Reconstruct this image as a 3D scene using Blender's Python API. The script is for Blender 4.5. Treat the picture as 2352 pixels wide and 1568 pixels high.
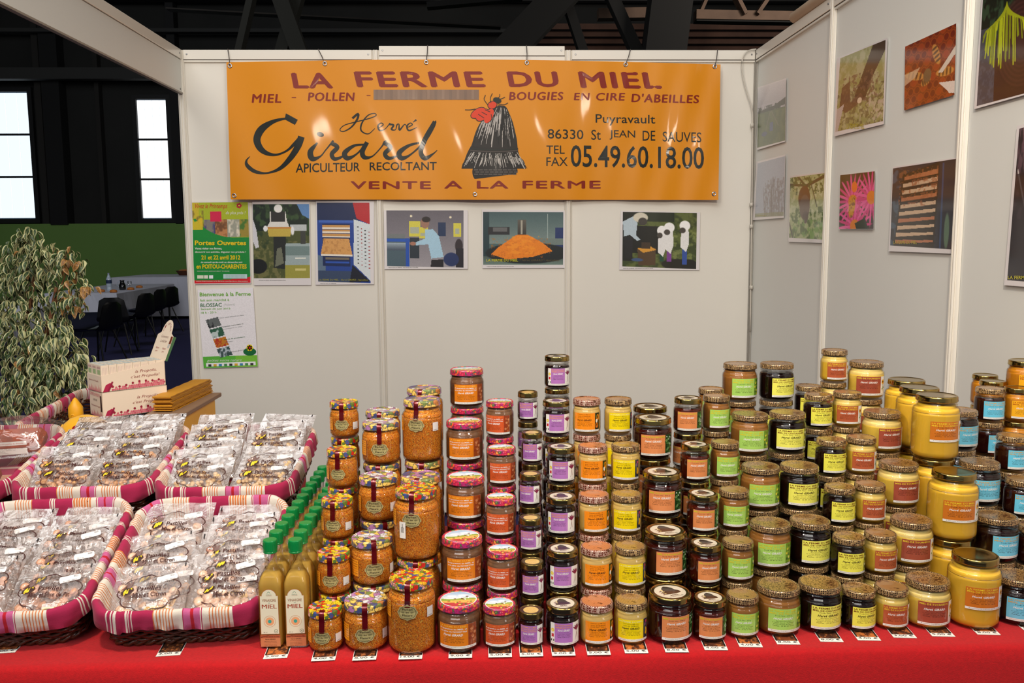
import bpy, math, random
import numpy as np
from mathutils import Vector, Matrix
random.seed(7); np.random.seed(7)
D = bpy.data
scene = bpy.context.scene
for o in list(D.objects): D.objects.remove(o, do_unlink=True)
COL = scene.collection
PI = math.pi

# ------------------------------------------------------------------ camera
EYE = 1.506; FPX = 1947.0
_p, _y, _r = .1156, .0323, -.0065
F_ = np.array([math.sin(_y)*math.cos(_p), math.cos(_y)*math.cos(_p), -math.sin(_p)])
_rt = np.array([math.cos(_y), -math.sin(_y), 0.0]); _up = np.cross(_rt, F_)
R_ = math.cos(_r)*_rt + math.sin(_r)*_up
U_ = -math.sin(_r)*_rt + math.cos(_r)*_up
cam = D.cameras.new('camera'); cam.sensor_width = 36; cam.lens = FPX/2352*36
cam.clip_start = .05; cam.clip_end = 200
camo = D.objects.new('camera', cam); COL.objects.link(camo)
camo.matrix_world = Matrix(((R_[0], U_[0], -F_[0], 0), (R_[1], U_[1], -F_[1], 0), (R_[2], U_[2], -F_[2], EYE), (0, 0, 0, 1)))
scene.camera = camo

# ------------------------------------------------------------------ world, lights, exposure
w = D.worlds.new('world'); scene.world = w; w.use_nodes = True
w.node_tree.nodes['Background'].inputs[0].default_value = (.80, .90, 1.0, 1)
w.node_tree.nodes['Background'].inputs[1].default_value = .22
scene.view_settings.view_transform = 'Standard'; scene.view_settings.look = 'None'
scene.view_settings.gamma = 1; scene.view_settings.use_curve_mapping = False
scene.view_settings.exposure = 0.0
scene.cycles.transparent_max_bounces = 24
def area(name, loc, target, sx, sy, power, color):
    l = D.lights.new(name, 'AREA'); l.shape = 'RECTANGLE'; l.size = sx; l.size_y = sy; l.energy = power; l.color = color
    o = D.objects.new(name, l); COL.objects.link(o); o.location = loc
    d = Vector(target)-Vector(loc); o.rotation_euler = d.to_track_quat('-Z', 'Y').to_euler(); return o
def spot(name, loc, target, power, color, size=.05, ang=100, blend=.6):
    l = D.lights.new(name, 'SPOT'); l.energy = power; l.color = color; l.shadow_soft_size = size
    l.spot_size = math.radians(ang); l.spot_blend = blend
    o = D.objects.new(name, l); COL.objects.link(o); o.location = loc
    d = Vector(target)-Vector(loc); o.rotation_euler = d.to_track_quat('-Z', 'Y').to_euler(); return o
area('hall_skylight', (-2.0, -3.5, 6.5), (0, 2.6, .9), 6, 2.5, 310, (1, .97, .93))
area('overhead_skylight', (-1.2, 1.6, 6.2), (-.7, 2.0, .8), 6.0, 3.4, 95, (1, .98, .96))
area('hall_side_window', (5.5, -4.0, 4.0), (-.6, 2.2, .9), 1.6, 3.0, 90, (1, .97, .93))
spot('stall_spotlight', (-.75, .95, 2.55), (-.35, 3.6, .9), 84, (1, .87, .72), .08, 115)
spot('stall_spotlight', (.75, .95, 2.55), (.45, 3.2, .8), 84, (1, .87, .72), .08, 115)

# ------------------------------------------------------------------ helpers
def at(x, y, Y):                      # photograph pixel -> the point of the plane at depth Y
    d = F_ + R_*(x-1176)/FPX - U_*(y-784)/FPX
    t = Y/d[1]; return Vector((d[0]*t, Y, EYE+d[2]*t))
def atx(x, y, X):                     # ... of the plane X = const
    d = F_ + R_*(x-1176)/FPX - U_*(y-784)/FPX
    t = X/d[0]; return Vector((X, d[1]*t, EYE+d[2]*t))
def atz(x, y, Z):
    d = F_ + R_*(x-1176)/FPX - U_*(y-784)/FPX
    t = (Z-EYE)/d[2]; return Vector((d[0]*t, d[1]*t, Z))
def lin(c): 
    c = np.asarray(c, float)/255.0
    return np.where(c <= .04045, c/12.92, ((c+.055)/1.055)**2.4)
def S(r, g, b, k=1.0):                # sRGB 0-255 -> albedo
    l = np.minimum(lin((r, g, b))*k, .93); return (float(l[0]), float(l[1]), float(l[2]), 1.0)

def mat(name, color=(.8, .8, .8, 1), rough=.5, metal=0.0, coat=0.0, spec=.5, attr=False, bump=None, noise=None, emit=None, sheen=0, trans=0, ior=1.45, alpha=1, sss=0):
    m = D.materials.new(name); m.use_nodes = True; nt = m.node_tree; b = nt.nodes['Principled BSDF']
    b.inputs['Base Color'].default_value = color; b.inputs['Roughness'].default_value = rough
    b.inputs['Metallic'].default_value = metal; b.inputs['Coat Weight'].default_value = coat
    b.inputs['Coat Roughness'].default_value = .08
    b.inputs['Specular IOR Level'].default_value = spec; b.inputs['IOR'].default_value = ior
    if sheen: b.inputs['Sheen Weight'].default_value = sheen
    if trans: b.inputs['Transmission Weight'].default_value = trans
    if sss:
        b.inputs['Subsurface Weight'].default_value = sss; b.inputs['Subsurface Radius'].default_value = (.02, .01, .004); b.inputs['Subsurface Scale'].default_value = .5
    L = nt.links.new
    src = None
    if attr:
        a = nt.nodes.new('ShaderNodeVertexColor'); a.layer_name = 'Col'; src = a.outputs[0]; L(src, b.inputs['Base Color'])
    tc = nt.nodes.new('ShaderNodeTexCoord')
    if noise:                          # (scale, amount) gentle tone variation of the thing's own colour
        n = nt.nodes.new('ShaderNodeTexNoise'); n.inputs['Scale'].default_value = noise[0]; n.inputs['Detail'].default_value = 4
        L(tc.outputs['Object'], n.inputs['Vector'])
        mp = nt.nodes.new('ShaderNodeMapRange'); mp.inputs['From Min'].default_value = .3; mp.inputs['From Max'].default_value = .7
        mp.inputs['To Min'].default_value = 1-noise[1]; mp.inputs['To Max'].default_value = 1+noise[1]
        L(n.outputs[0], mp.inputs['Value'])
        mx = nt.nodes.new('ShaderNodeMix'); mx.data_type = 'RGBA'; mx.blend_type = 'MULTIPLY'; mx.inputs[0].default_value = 1
        if src: L(src, mx.inputs[6])
        else: mx.inputs[6].default_value = color
        L(mp.outputs[0], mx.inputs[7]); L(mx.outputs[2], b.inputs['Base Color'])
    if bump:                           # (scale, strength)
        n2 = nt.nodes.new('ShaderNodeTexNoise'); n2.inputs['Scale'].default_value = bump[0]; n2.inputs['Detail'].default_value = 3
        L(tc.outputs['Object'], n2.inputs['Vector'])
        bp = nt.nodes.new('ShaderNodeBump'); bp.inputs['Strength'].default_value = bump[1]; bp.inputs['Distance'].default_value = .002
        L(n2.outputs[0], bp.inputs['Height']); L(bp.outputs[0], b.inputs['Normal'])
    if emit:
        b.inputs['Emission Color'].default_value = emit[0]; b.inputs['Emission Strength'].default_value = emit[1]
    return m

def film(name, tint=(1, 1, 1, 1), base=.03, gain=.6, rough=.05, bump=None, haze=0.0, hazec=(.9, .87, .86, 1)):
    """thin clear sheet or jar wall: see-through with a Fresnel gloss"""
    m = D.materials.new(name); m.use_nodes = True; nt = m.node_tree; nt.nodes.clear(); L = nt.links.new
    out = nt.nodes.new('ShaderNodeOutputMaterial'); mix = nt.nodes.new('ShaderNodeMixShader')
    tr = nt.nodes.new('ShaderNodeBsdfTransparent'); tr.inputs[0].default_value = tint
    gl = nt.nodes.new('ShaderNodeBsdfGlossy'); gl.inputs['Roughness'].default_value = rough
    fr = nt.nodes.new('ShaderNodeLayerWeight'); fr.inputs['Blend'].default_value = .35
    ma = nt.nodes.new('ShaderNodeMath'); ma.operation = 'MULTIPLY_ADD'; ma.inputs[1].default_value = gain; ma.inputs[2].default_value = base
    L(fr.outputs['Fresnel'], ma.inputs[0]); L(ma.outputs[0], mix.inputs[0]); L(tr.outputs[0], mix.inputs[1]); L(gl.outputs[0], mix.inputs[2]); L(mix.outputs[0], out.inputs[0])
    if haze:                           # the little milkiness of plastic: part of the light is scattered
        df = nt.nodes.new('ShaderNodeBsdfDiffuse'); df.inputs[0].default_value = hazec; m2 = nt.nodes.new('ShaderNodeMixShader'); m2.inputs[0].default_value = haze
        L(mix.outputs[0], m2.inputs[1]); L(df.outputs[0], m2.inputs[2]); L(m2.outputs[0], out.inputs[0])
    if bump:
        tc = nt.nodes.new('ShaderNodeTexCoord'); n2 = nt.nodes.new('ShaderNodeTexNoise'); n2.inputs['Scale'].default_value = bump[0]; n2.inputs['Detail'].default_value = 2; n2.inputs['Distortion'].default_value = 1.2
        L(tc.outputs['Object'], n2.inputs['Vector'])
        bp = nt.nodes.new('ShaderNodeBump'); bp.inputs['Strength'].default_value = bump[1]; bp.inputs['Distance'].default_value = .003
        L(n2.outputs[0], bp.inputs['Height']); L(bp.outputs[0], gl.inputs['Normal']); L(bp.outputs[0], fr.inputs['Normal'])
    return m

def tag(o, label=None, cat=None, group=None, kind=None):
    if label: o['label'] = label
    if cat: o['category'] = cat
    if group: o['group'] = group
    if kind: o['kind'] = kind
    return o
def empty(name, loc=(0, 0, 0), rz=0, rot=None, label=None, cat=None, group=None):
    o = D.objects.new(name, None); o.empty_display_size = .02; COL.objects.link(o); o.location = loc
    o.rotation_euler = rot if rot else (0, 0, rz)
    return tag(o, label, cat, group)
def put(name, mesh, parent=None, loc=None, rot=None, kind=None, label=None):
    o = D.objects.new(name, mesh); COL.objects.link(o)
    if parent: o.parent = parent
    if loc is not None: o.location = loc
    if rot is not None: o.rotation_euler = rot
    if kind: o['kind'] = kind
    if label: o['label'] = label
    return o

class MB:
    """collects geometry (with a colour and a material slot per face) and links it as one mesh"""
    def __init__(s): s.v = []; s.f = []; s.c = []; s.m = []
    def add(s, vs, fs, col=(.8, .8, .8, 1), m=0):
        n = len(s.v); s.v.extend([tuple(q) for q in vs])
        many = isinstance(col, list)
        for i, q in enumerate(fs):
            s.f.append(tuple(n+k for k in q)); s.c.append(col[i] if many else col); s.m.append(m)
    def box(s, lo, hi, col=(.8, .8, .8, 1), m=0, bev=0.0, M=None):
        x0, y0, z0 = lo; x1, y1, z1 = hi
        if bev <= 0:
            vs = [(x0, y0, z0), (x1, y0, z0), (x1, y1, z0), (x0, y1, z0), (x0, y0, z1), (x1, y0, z1), (x1, y1, z1), (x0, y1, z1)]
            fs = [(0, 3, 2, 1), (4, 5, 6, 7), (0, 1, 5, 4), (1, 2, 6, 5), (2, 3, 7, 6), (3, 0, 4, 7)]
        else:
            b = min(bev, (x1-x0)*.45, (y1-y0)*.45, (z1-z0)*.45); vs = []; fs = []
            def ring(z, i): return [(x0+i, y0+b, z), (x0+b, y0+i, z), (x1-b, y0+i, z), (x1-i, y0+b, z), (x1-i, y1-b, z), (x1-b, y1-i, z), (x0+b, y1-i, z), (x0+i, y1-b, z)]
            vs = ring(z0, b*.6)+ring(z0+b, 0)+ring(z1-b, 0)+ring(z1, b*.6)
            for k in range(3):
                for j in range(8): fs.append((k*8+j, k*8+(j+1) % 8, (k+1)*8+(j+1) % 8, (k+1)*8+j))
            fs.append(tuple(range(7, -1, -1))); fs.append(tuple(range(24, 32)))
        if M is not None: vs = [M @ Vector(q) for q in vs]
        s.add(vs, fs, col, m)
    def lathe(s, prof, n=24, col=(.8, .8, .8, 1), m=0, M=None, sx=1, sy=1):
        vs = []; fs = []
        for (r, z) in prof:
            for k in range(n):
                a = 2*PI*k/n; vs.append((r*math.cos(a)*sx, r*math.sin(a)*sy, z))
        for i in range(len(prof)-1):
            for k in range(n): fs.append((i*n+k, i*n+(k+1) % n, (i+1)*n+(k+1) % n, (i+1)*n+k))
        if M is not None: vs = [M @ Vector(q) for q in vs]
        s.add(vs, fs, col, m)
    def tube(s, pts, r, n=6, col=(.8, .8, .8, 1), m=0, closed=False, caps=True):
        P = [Vector(p) for p in pts]; N = len(P); vs = []; fs = []
        up = Vector((0, 0, 1))
        for i, p in enumerate(P):
            a = P[(i-1) % N] if (closed or i > 0) else p; b = P[(i+1) % N] if (closed or i < N-1) else p
            t = (b-a); t = t.normalized() if t.length > 1e-9 else Vector((0, 0, 1))
            e = t.cross(up)
            if e.length < .05: e = t.cross(Vector((1, 0, 0)))
            e.normalize(); g = e.cross(t)
            rr = r[i] if isinstance(r, (list, tuple)) else r
            for k in range(n):
                A = 2*PI*k/n; vs.append(p+e*rr*math.cos(A)+g*rr*math.sin(A))
        for i in range(N if closed else N-1):
            j = (i+1) % N
            for k in range(n): fs.append((i*n+k, i*n+(k+1) % n, j*n+(k+1) % n, j*n+k))
        if not closed and caps: fs.append(tuple(range(n-1, -1, -1))); fs.append(tuple((N-1)*n+k for k in range(n)))
        s.add(vs, fs, col, m)
    def mesh(s, name, mats, smooth=False):
        me = D.meshes.new(name); me.from_pydata(s.v, [], s.f)
        for q in (mats if isinstance(mats, (list, tuple)) else [mats]): me.materials.append(q)
        nf = len(s.f)
        if nf:
            me.polygons.foreach_set('material_index', np.array(s.m, dtype=np.int32))
            tot = np.empty(nf, np.int32); me.polygons.foreach_get('loop_total', tot)
            ca = me.color_attributes.new('Col', 'FLOAT_COLOR', 'CORNER')
            ca.data.foreach_set('color', np.repeat(np.array(s.c, np.float32), tot, axis=0).ravel())
            if smooth: me.polygons.foreach_set('use_smooth', np.ones(nf, bool))
        me.update(); return me
    def build(s, name, mats, parent=None, smooth=False, kind=None, loc=None, rot=None, label=None):
        return put(name, s.mesh(name, mats, smooth), parent, loc, rot, kind, label)

_tc = {}
def glyphs(txt, bold=0.0, shear=0.0, res=2, space=1.0):
    key = (txt, bold, shear, res, space)
    if key in _tc: return _tc[key]
    cu = D.curves.new('t', 'FONT'); cu.body = txt; cu.offset = bold; cu.shear = shear; cu.resolution_u = res; cu.space_character = space; cu.fill_mode = 'FRONT'
    ob = D.objects.new('t', cu)
    me = ob.to_mesh()
    n = len(me.vertices); v = np.empty(n*3, np.float32); me.vertices.foreach_get('co', v); v = v.reshape(-1, 3)[:, :2].copy()
    f = [tuple(p.vertices) for p in me.polygons]
    ob.to_mesh_clear(); D.objects.remove(ob); D.curves.remove(cu)
    if n:
        lo = v.min(0); hi = v.max(0); v = (v-lo)/np.maximum(hi-lo, 1e-6); asp = float((hi-lo)[0]/max((hi-lo)[1], 1e-6))
    else: asp = 1
    _tc[key] = (v, f, asp); return _tc[key]

def spline(pts, n=6):
    """Catmull-Rom through tuples of any length"""
    P = np.array(pts, float); P = np.vstack([2*P[0]-P[1], P, 2*P[-1]-P[-2]]); out = []
    for i in range(1, len(P)-2):
        for k in range(n):
            t = k/n; out.append(.5*((2*P[i])+(-P[i-1]+P[i+1])*t+(2*P[i-1]-5*P[i]+4*P[i+1]-P[i+2])*t*t+(-P[i-1]+3*P[i]-3*P[i+1]+P[i+2])*t**3))
    out.append(P[-2]); return np.array(out)

class Print:
    """flat print laid on a surface; fn(u, v, h) gives the point, v grows upward (or downward if the map says so)"""
    def __init__(s, fn, eps=.00012, mb=None, m=0, flip=False): s.fn = fn; s.eps = eps; s.mb = mb or MB(); s.m = m; s.flip = flip
    def _a(s, P, fs, col, ly): s.mb.add([s.fn(p[0], p[1], s.eps*ly) for p in P], fs, col, s.m)
    def rect(s, u0, v0, u1, v1, col, ly=0, n=1, nv=1):
        P = [(u0+(u1-u0)*i/n, v0+(v1-v0)*j/nv) for j in range(nv+1) for i in range(n+1)]
        s._a(P, [(j*(n+1)+i, j*(n+1)+i+1, (j+1)*(n+1)+i+1, (j+1)*(n+1)+i) for j in range(nv) for i in range(n)], col, ly)
    def poly(s, P, col, ly=1): s._a(P, [tuple(range(len(P)))], col, ly)
    def ell(s, cx, cy, rx, ry, col, ly=1, n=12, rot=0):
        c, q = math.cos(rot), math.sin(rot)
        s.poly([(cx+rx*math.cos(2*PI*k/n)*c-ry*math.sin(2*PI*k/n)*q, cy+rx*math.cos(2*PI*k/n)*q+ry*math.sin(2*PI*k/n)*c) for k in range(n)], col, ly)
    def ring(s, cx, cy, r0, r1, col, ly=1, n=20, sy=1):
        P = []
        for k in range(n):
            a = 2*PI*k/n; P += [(cx+r0*math.cos(a), cy+r0*sy*math.sin(a)), (cx+r1*math.cos(a), cy+r1*sy*math.sin(a))]
        s._a(P, [(2*k, 2*k+1, (2*k+3) % (2*n), (2*k+2) % (2*n)) for k in range(n)], col, ly)
    def stroke(s, pts, col, ly=1, n=6, w=None, ac=1):
        if w is not None: pts = [(p[0], p[1], w) for p in pts]
        Q = spline(pts, n); T = np.gradient(Q[:, :2], axis=0); T /= np.maximum(np.hypot(T[:, 0], T[:, 1])[:, None], 1e-9)
        N = np.stack([-T[:, 1], T[:, 0]], 1)*np.abs(Q[:, 2:3])*.5
        P = []; m = ac+1
        for a, b in zip(Q[:, :2]+N, Q[:, :2]-N): P += [tuple(a+(b-a)*k/ac) for k in range(m)]
        s._a(P, [(m*i+k, m*i+k+1, m*i+m+k+1, m*i+m+k) for i in range(len(Q)-1) for k in range(ac)], col, ly)
    def text(s, t, u0, v0, u1, v1, col, ly=2, bold=0.0, shear=0.0, res=2, fit='box', skew=0.0, space=1.0):
        """box: fill u0..u1, v0..v1 (v0 = baseline side).  c / l: keep proportions inside the height, centred / left"""
        v, f, asp = glyphs(t, bold, shear, res, space)
        if not f: return
        h = v1-v0
        if fit != 'box':
            wd = abs(h)*asp*(1 if u1 > u0 else -1)
            if abs(wd) > abs(u1-u0): wd = u1-u0
            if fit == 'c': u0, u1 = (u0+u1)/2-wd/2, (u0+u1)/2+wd/2
            else: u1 = u0+wd
        P = [(u0+(u1-u0)*a, v0+h*b+skew*(a-.5)) for a, b in v]
        s._a(P, f, col, ly)
    def image(s, A, q, ly=0):
        """A: H x W x 3 linear colours, one face per cell, on quad q = TL, TR, BR, BL in (u, v)"""
        H, W = A.shape[:2]; us = np.linspace(0, 1, W+1); vs = np.linspace(0, 1, H+1)
        TL, TR, BR, BL = [np.array(k, float) for k in q]; n0 = len(s.mb.v)
        U, V = np.meshgrid(us, vs)
        P = (1-U)[..., None]*((1-V)[..., None]*TL+V[..., None]*BL)+U[..., None]*((1-V)[..., None]*TR+V[..., None]*BR)
        P = P.reshape(-1, 2); s.mb.v.extend([tuple(s.fn(a, b, s.eps*ly)) for a, b in P])
        w1 = W+1
        for j in range(H):
            for i in range(W):
                k = n0+j*w1+i; s.mb.f.append((k, k+w1, k+w1+1, k+1))
        C = np.concatenate([np.clip(A, 0, .95), np.ones((H, W, 1))], 2).reshape(-1, 4)
        s.mb.c.extend([tuple(c) for c in C.tolist()]); s.mb.m.extend([s.m]*(H*W))

# painter for photographs and pictures: numpy canvas, x right, y down, 0..1
def vnoise(H, W, cells, seed, octs=3):
    rg = np.random.RandomState(seed); out = np.zeros((H, W)); amp = 1; tot = 0
    for o in range(octs):
        n = max(2, int(cells*2**o)); g = rg.rand(n+1, n+1)
        y = np.linspace(0, n-1e-3, H); x = np.linspace(0, n-1e-3, W); yi = y.astype(int); xi = x.astype(int); fy = (y-yi)[:, None]; fx = (x-xi)[None]
        fy = fy*fy*(3-2*fy); fx = fx*fx*(3-2*fx)
        out += amp*((1-fy)*((1-fx)*g[yi][:, xi]+fx*g[yi][:, xi+1])+fy*((1-fx)*g[yi+1][:, xi]+fx*g[yi+1][:, xi+1])); tot += amp; amp *= .6
    return out/tot
class Cv:
    def __init__(s, W, H, c=(255, 255, 255), seed=1):
        s.W = W; s.H = H; s.a = np.ones((H, W, 3))*np.array(c, float); s.seed = seed
        s.Y, s.X = np.meshgrid((np.arange(H)+.5)/H, (np.arange(W)+.5)/W, indexing='ij')
    def mix(s, m, c, al=1):
        m = np.clip(m, 0, 1)*al; s.a = s.a*(1-m[..., None])+np.array(c, float)*m[..., None]
    def rect(s, x0, y0, x1, y1, c, al=1): s.mix(((s.X >= x0) & (s.X < x1) & (s.Y >= y0) & (s.Y < y1)).astype(float), c, al)
    def grad(s, y0, y1, c0, c1, x0=0, x1=1):
        t = np.clip((s.Y-y0)/(y1-y0), 0, 1)[..., None]; m = ((s.Y >= y0) & (s.Y < y1) & (s.X >= x0) & (s.X < x1))[..., None]
        s.a = np.where(m, np.array(c0, float)*(1-t)+np.array(c1, float)*t, s.a)
    def ell(s, cx, cy, rx, ry, c, al=1, rot=0):
        dx = s.X-cx; dy = s.Y-cy; k, q = math.cos(rot), math.sin(rot); a = (dx*k+dy*q)/rx; b = (-dx*q+dy*k)/ry
        s.mix(np.clip((1-np.hypot(a, b))*min(rx*s.W, ry*s.H)+.5, 0, 1), c, al)
    def poly(s, P, c, al=1):
        ins = np.zeros((s.H, s.W), bool); n = len(P)
        for i in range(n):
            x0, y0 = P[i]; x1, y1 = P[(i+1) % n]
            if y0 == y1: continue
            ins ^= ((s.Y > min(y0, y1)) & (s.Y <= max(y0, y1)) & (s.X < (x1-x0)*(s.Y-y0)/(y1-y0)+x0))
        s.mix(ins.astype(float), c, al)
    def line(s, x0, y0, x1, y1, w, c, al=1):
        ar = s.W/s.H; dx = (x1-x0)*ar; dy = y1-y0; L = dx*dx+dy*dy+1e-9
        t = np.clip(((s.X-x0)*ar*dx+(s.Y-y0)*dy)/L, 0, 1); d = np.hypot((s.X-x0)*ar-t*dx, s.Y-y0-t*dy)
        s.mix(np.clip((w/2-d)*s.H+.5, 0, 1), c, al)
    def noise(s, cells, c, th=.5, soft=.15, al=1, box=None, seed=None):
        s.seed += 1; n = vnoise(s.H, s.W, cells, seed or s.seed); m = np.clip((n-th)/soft+.5, 0, 1)
        if box: x0, y0, x1, y1 = box; m = m*((s.X >= x0) & (s.X < x1) & (s.Y >= y0) & (s.Y < y1))
        s.mix(m, c, al)
    def dots(s, n, r, cs, box=(0, 0, 1, 1), asp=1, al=1):
        rg = np.random.RandomState(s.seed+5); s.seed += 1
        for i in range(n):
            x = box[0]+(box[2]-box[0])*rg.rand(); y = box[1]+(box[3]-box[1])*rg.rand(); rr = r*(.6+.8*rg.rand())
            s.ell(x, y, rr*s.H/s.W*asp, rr, cs[rg.randint(len(cs))], al, rg.rand()*3)
    def out(s, k=1.0, grain=.05):
        rg = np.random.RandomState(s.seed); a = np.clip(s.a*(1+grain*(rg.rand(s.H, s.W, 1)-.5)), 0, 255)
        return lin(a)*k
# ------------------------------------------------------------------ shared materials
M_print = mat('print_matte', rough=.55, attr=True)
M_gloss = mat('print_glossy', rough=.22, attr=True, coat=.3)
M_lam = mat('laminated_print', rough=.35, attr=True, coat=.7, bump=(9, .25))
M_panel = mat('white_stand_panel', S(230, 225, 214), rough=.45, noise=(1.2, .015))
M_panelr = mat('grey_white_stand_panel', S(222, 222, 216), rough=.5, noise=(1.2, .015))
M_alu = mat('white_lacquered_aluminium', S(232, 226, 214), rough=.3, coat=.4)
M_dark = mat('dark_joint', S(60, 52, 45), rough=.7)
M_black = mat('black_cladding', S(34, 34, 32), rough=.8, noise=(.6, .3))
M_screw = mat('screw_metal', S(150, 150, 150), rough=.35, metal=.9)
M_red = mat('red_felt_cloth', S(178, 5, 14), rough=.95, sheen=.08, noise=(160, .10), bump=(500, .5))
M_steel = mat('steel', S(190, 190, 195), rough=.25, metal=1)
M_shell = mat('black_plastic', S(18, 18, 20), rough=.4)

def struct(o, label=None):
    o['kind'] = 'structure'
    if label: o['label'] = label
    return o
BY = 4.556
POSTX = [-1.55, -.55, .45, 1.45]
# --- floor
b = MB(); b.box((-22, -8, -.1), (22, 20.7, 0)); 
M_floor = mat('dark_blue_carpet', S(30, 28, 74), rough=.95, noise=(30, .12), bump=(200, .3))
struct(b.build('floor', M_floor), 'dark blue carpeted hall floor')

def post_mesh(h):
    b = MB(); r = .020
    P = []
    for k in range(8):                  # octagonal section with a groove in every side
        a = PI/8+k*PI/4; c = Vector((math.cos(a), math.sin(a)))*r/math.cos(PI/8)
        a2 = a+PI/4; d = Vector((math.cos(a2), math.sin(a2)))*r/math.cos(PI/8); n = ((c+d)/2).normalized()
        P += [c, c+(d-c)*.32, c+(d-c)*.36-n*.005, c+(d-c)*.64-n*.005, c+(d-c)*.68]
    n = len(P); vs = [(p.x, p.y, 0) for p in P]+[(p.x, p.y, h) for p in P]
    b.add(vs, [(i, (i+1) % n, n+(i+1) % n, n+i) for i in range(n)]+[tuple(range(n, 2*n))])
    return b.mesh('post', M_alu)
POST = post_mesh(2.5)
def screw(parent, loc, rot):
    b = MB(); b.lathe([(0, .002), (.004, .0018), (.005, 0)], 8); b.lathe([(0, .0022), (.0018, .0022)], 6)
    return b.build('screw', M_screw, parent, loc=loc, rot=rot)
def panel_wall(name, A, Bp, nz, mat_p, tops, ppx):
    """posts at the given distances along A->B; panels between them, a rail on top"""
    root = struct(empty(name))
    A = Vector(A); Bv = Vector(Bp); u = (Bv-A).normalized(); n = Vector((nz[0], nz[1], 0)); ang = math.atan2(u.y, u.x)
    for d in ppx: put('post', POST, root, A+u*d, (0, 0, ang))
    for k in range(len(ppx)-1):
        d0, d1 = ppx[k]+.019, ppx[k+1]-.019; t = tops[k]
        Mx = Matrix.Translation(A) @ Matrix.Rotation(ang, 4, 'Z')
        sg = 1 if (Mx.to_3x3() @ Vector((0, -1, 0))).dot(n) > 0 else -1
        b = MB(); b.box((d0, -.002, .03), (d1, .002, 2.44), M=Mx); b.build('panel', mat_p, root)
        b = MB(); b.box((d0, -.017, 2.452+t), (d1, .017, 2.50+t), bev=.002, M=Mx); b.box((d0, -.014, 2.440), (d1, .014, 2.449+t), M=Mx)
        b.box((d0, -.0148, 2.4485+t), (d1, .0148, 2.4525+t), m=1, M=Mx); b.build('rail', [M_alu, M_dark], root)
        for d in (d0+.018, d1-.018):
            screw(root, Mx @ Vector((d, -.0175*sg, 2.478+t)), (PI/2 if sg > 0 else -PI/2, 0, ang))
    return root
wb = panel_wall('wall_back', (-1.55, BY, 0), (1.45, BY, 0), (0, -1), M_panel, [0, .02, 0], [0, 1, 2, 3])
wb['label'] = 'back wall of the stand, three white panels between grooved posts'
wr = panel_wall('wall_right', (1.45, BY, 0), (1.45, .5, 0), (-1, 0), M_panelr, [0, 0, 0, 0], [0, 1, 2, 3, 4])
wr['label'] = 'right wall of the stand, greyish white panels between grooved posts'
# --- left fascia
tr = struct(empty('trim_1'), 'white fascia board running forward from the left corner post')
b = MB(); b.box((-1.556, 1.2, 2.286), (-1.544, BY-.02, 2.449)); b.build('fascia_panel', M_panelr, tr)
b = MB(); b.box((-1.562, 1.2, 2.452), (-1.538, BY-.02, 2.50), bev=.002); b.build('rail', M_alu, tr)
b = MB(); b.box((-1.560, 1.2, 2.278), (-1.540, BY-.02, 2.286)); b.build('edge_strip', mat('grey_edge_strip', S(150, 140, 128), rough=.4), tr)
screw(tr, (-1.5378, BY-.045, 2.478), (0, PI/2, 0)); screw(tr, (-1.5435, BY-.045, 2.30), (0, PI/2, 0))
# --- tube lying on the right wall
t = empty('rolled_blind', (1.437, 3.0, 2.526), label='pale beige roll lying along the top of the right stand wall', cat='roll')
b = MB(); b.lathe([(0, 0), (.020, .001), (.025, .006), (.025, 2.55), (0, 2.551)], 16, M=Matrix.Translation((0, 1.0, 0)) @ Matrix.Rotation(PI/2, 4, 'X'))
M_roll = mat('beige_fabric_roll', S(205, 185, 160), rough=.7, noise=(6, .06)); b.build('roll', M_roll, t, smooth=True)
b = MB(); b.box((.012, -1.5, -.0255), (.022, .9, -.015)); b.build('bottom_bar', M_roll, t)
# --- white cable hanging at the right end of the back wall
b = MB(); Yc = BY-.03
pp = [(1737, 113), (1723, 115), (1711, 123), (1704, 142), (1706, 175), (1716, 215), (1727, 250), (1729, 290), (1728, 380), (1727, 470), (1725, 600), (1723, 760)]
b.tube([at(x, y, Yc) for x, y, in [tuple(q) for q in spline(pp, 4)]], .0035, 6)
for y in (288, 470, 520, 660): 
    c = at(1728 if y < 400 else 1726, y, Yc-.004); b.box((c.x-.007, c.y-.003, c.z-.01), (c.x+.007, c.y+.012, c.z+.01))
tag(b.build('power_cable', mat('white_cable', S(205, 198, 185), rough=.4), smooth=True), 'thin white cable looping down the right corner of the back wall', 'cable')

# ------------------------------------------------------------------ the hall beyond
FW = 20.6
b = MB(); b.box((-22, FW, 0), (22, FW+.2, 12)); fw = struct(b.build('wall_far', M_black), 'black clad far wall of the hall')
def pil(px0, px1, dep, col):
    a = at(px0, 400, FW-dep); c = at(px1, 400, FW-dep); b = MB(); b.box((a.x, FW-dep, 2.0), (c.x, FW-.001, 9)); b.build('pilaster', mat('black_pilaster', col, rough=.8), fw)
pil(92, 106, .25, S(40, 38, 35)); pil(108, 148, .35, S(22, 22, 22)); pil(228, 238, .2, S(38, 36, 33)); pil(398, 416, .3, S(30, 30, 30))
b = MB(); b.box((-22, FW-.6, 5.25), (22, FW-.35, 5.5)); b.box((-22, FW-.5, 6.3), (22, FW-.3, 6.38)); b.box((-22, FW-.5, 7.0), (22, FW-.3, 7.1)); b.build('beam', mat('grey_beam', S(50, 50, 48), rough=.7), fw)
b = MB(); b.box((-22, -8, 0), (-21.8, FW, 12)); struct(b.build('wall_left', M_black), 'dark side wall of the hall')
b = MB(); b.box((21.8, -8, 0), (22, FW, 12)); struct(b.build('wall_hall_right', M_black), 'dark side wall of the hall')
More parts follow.
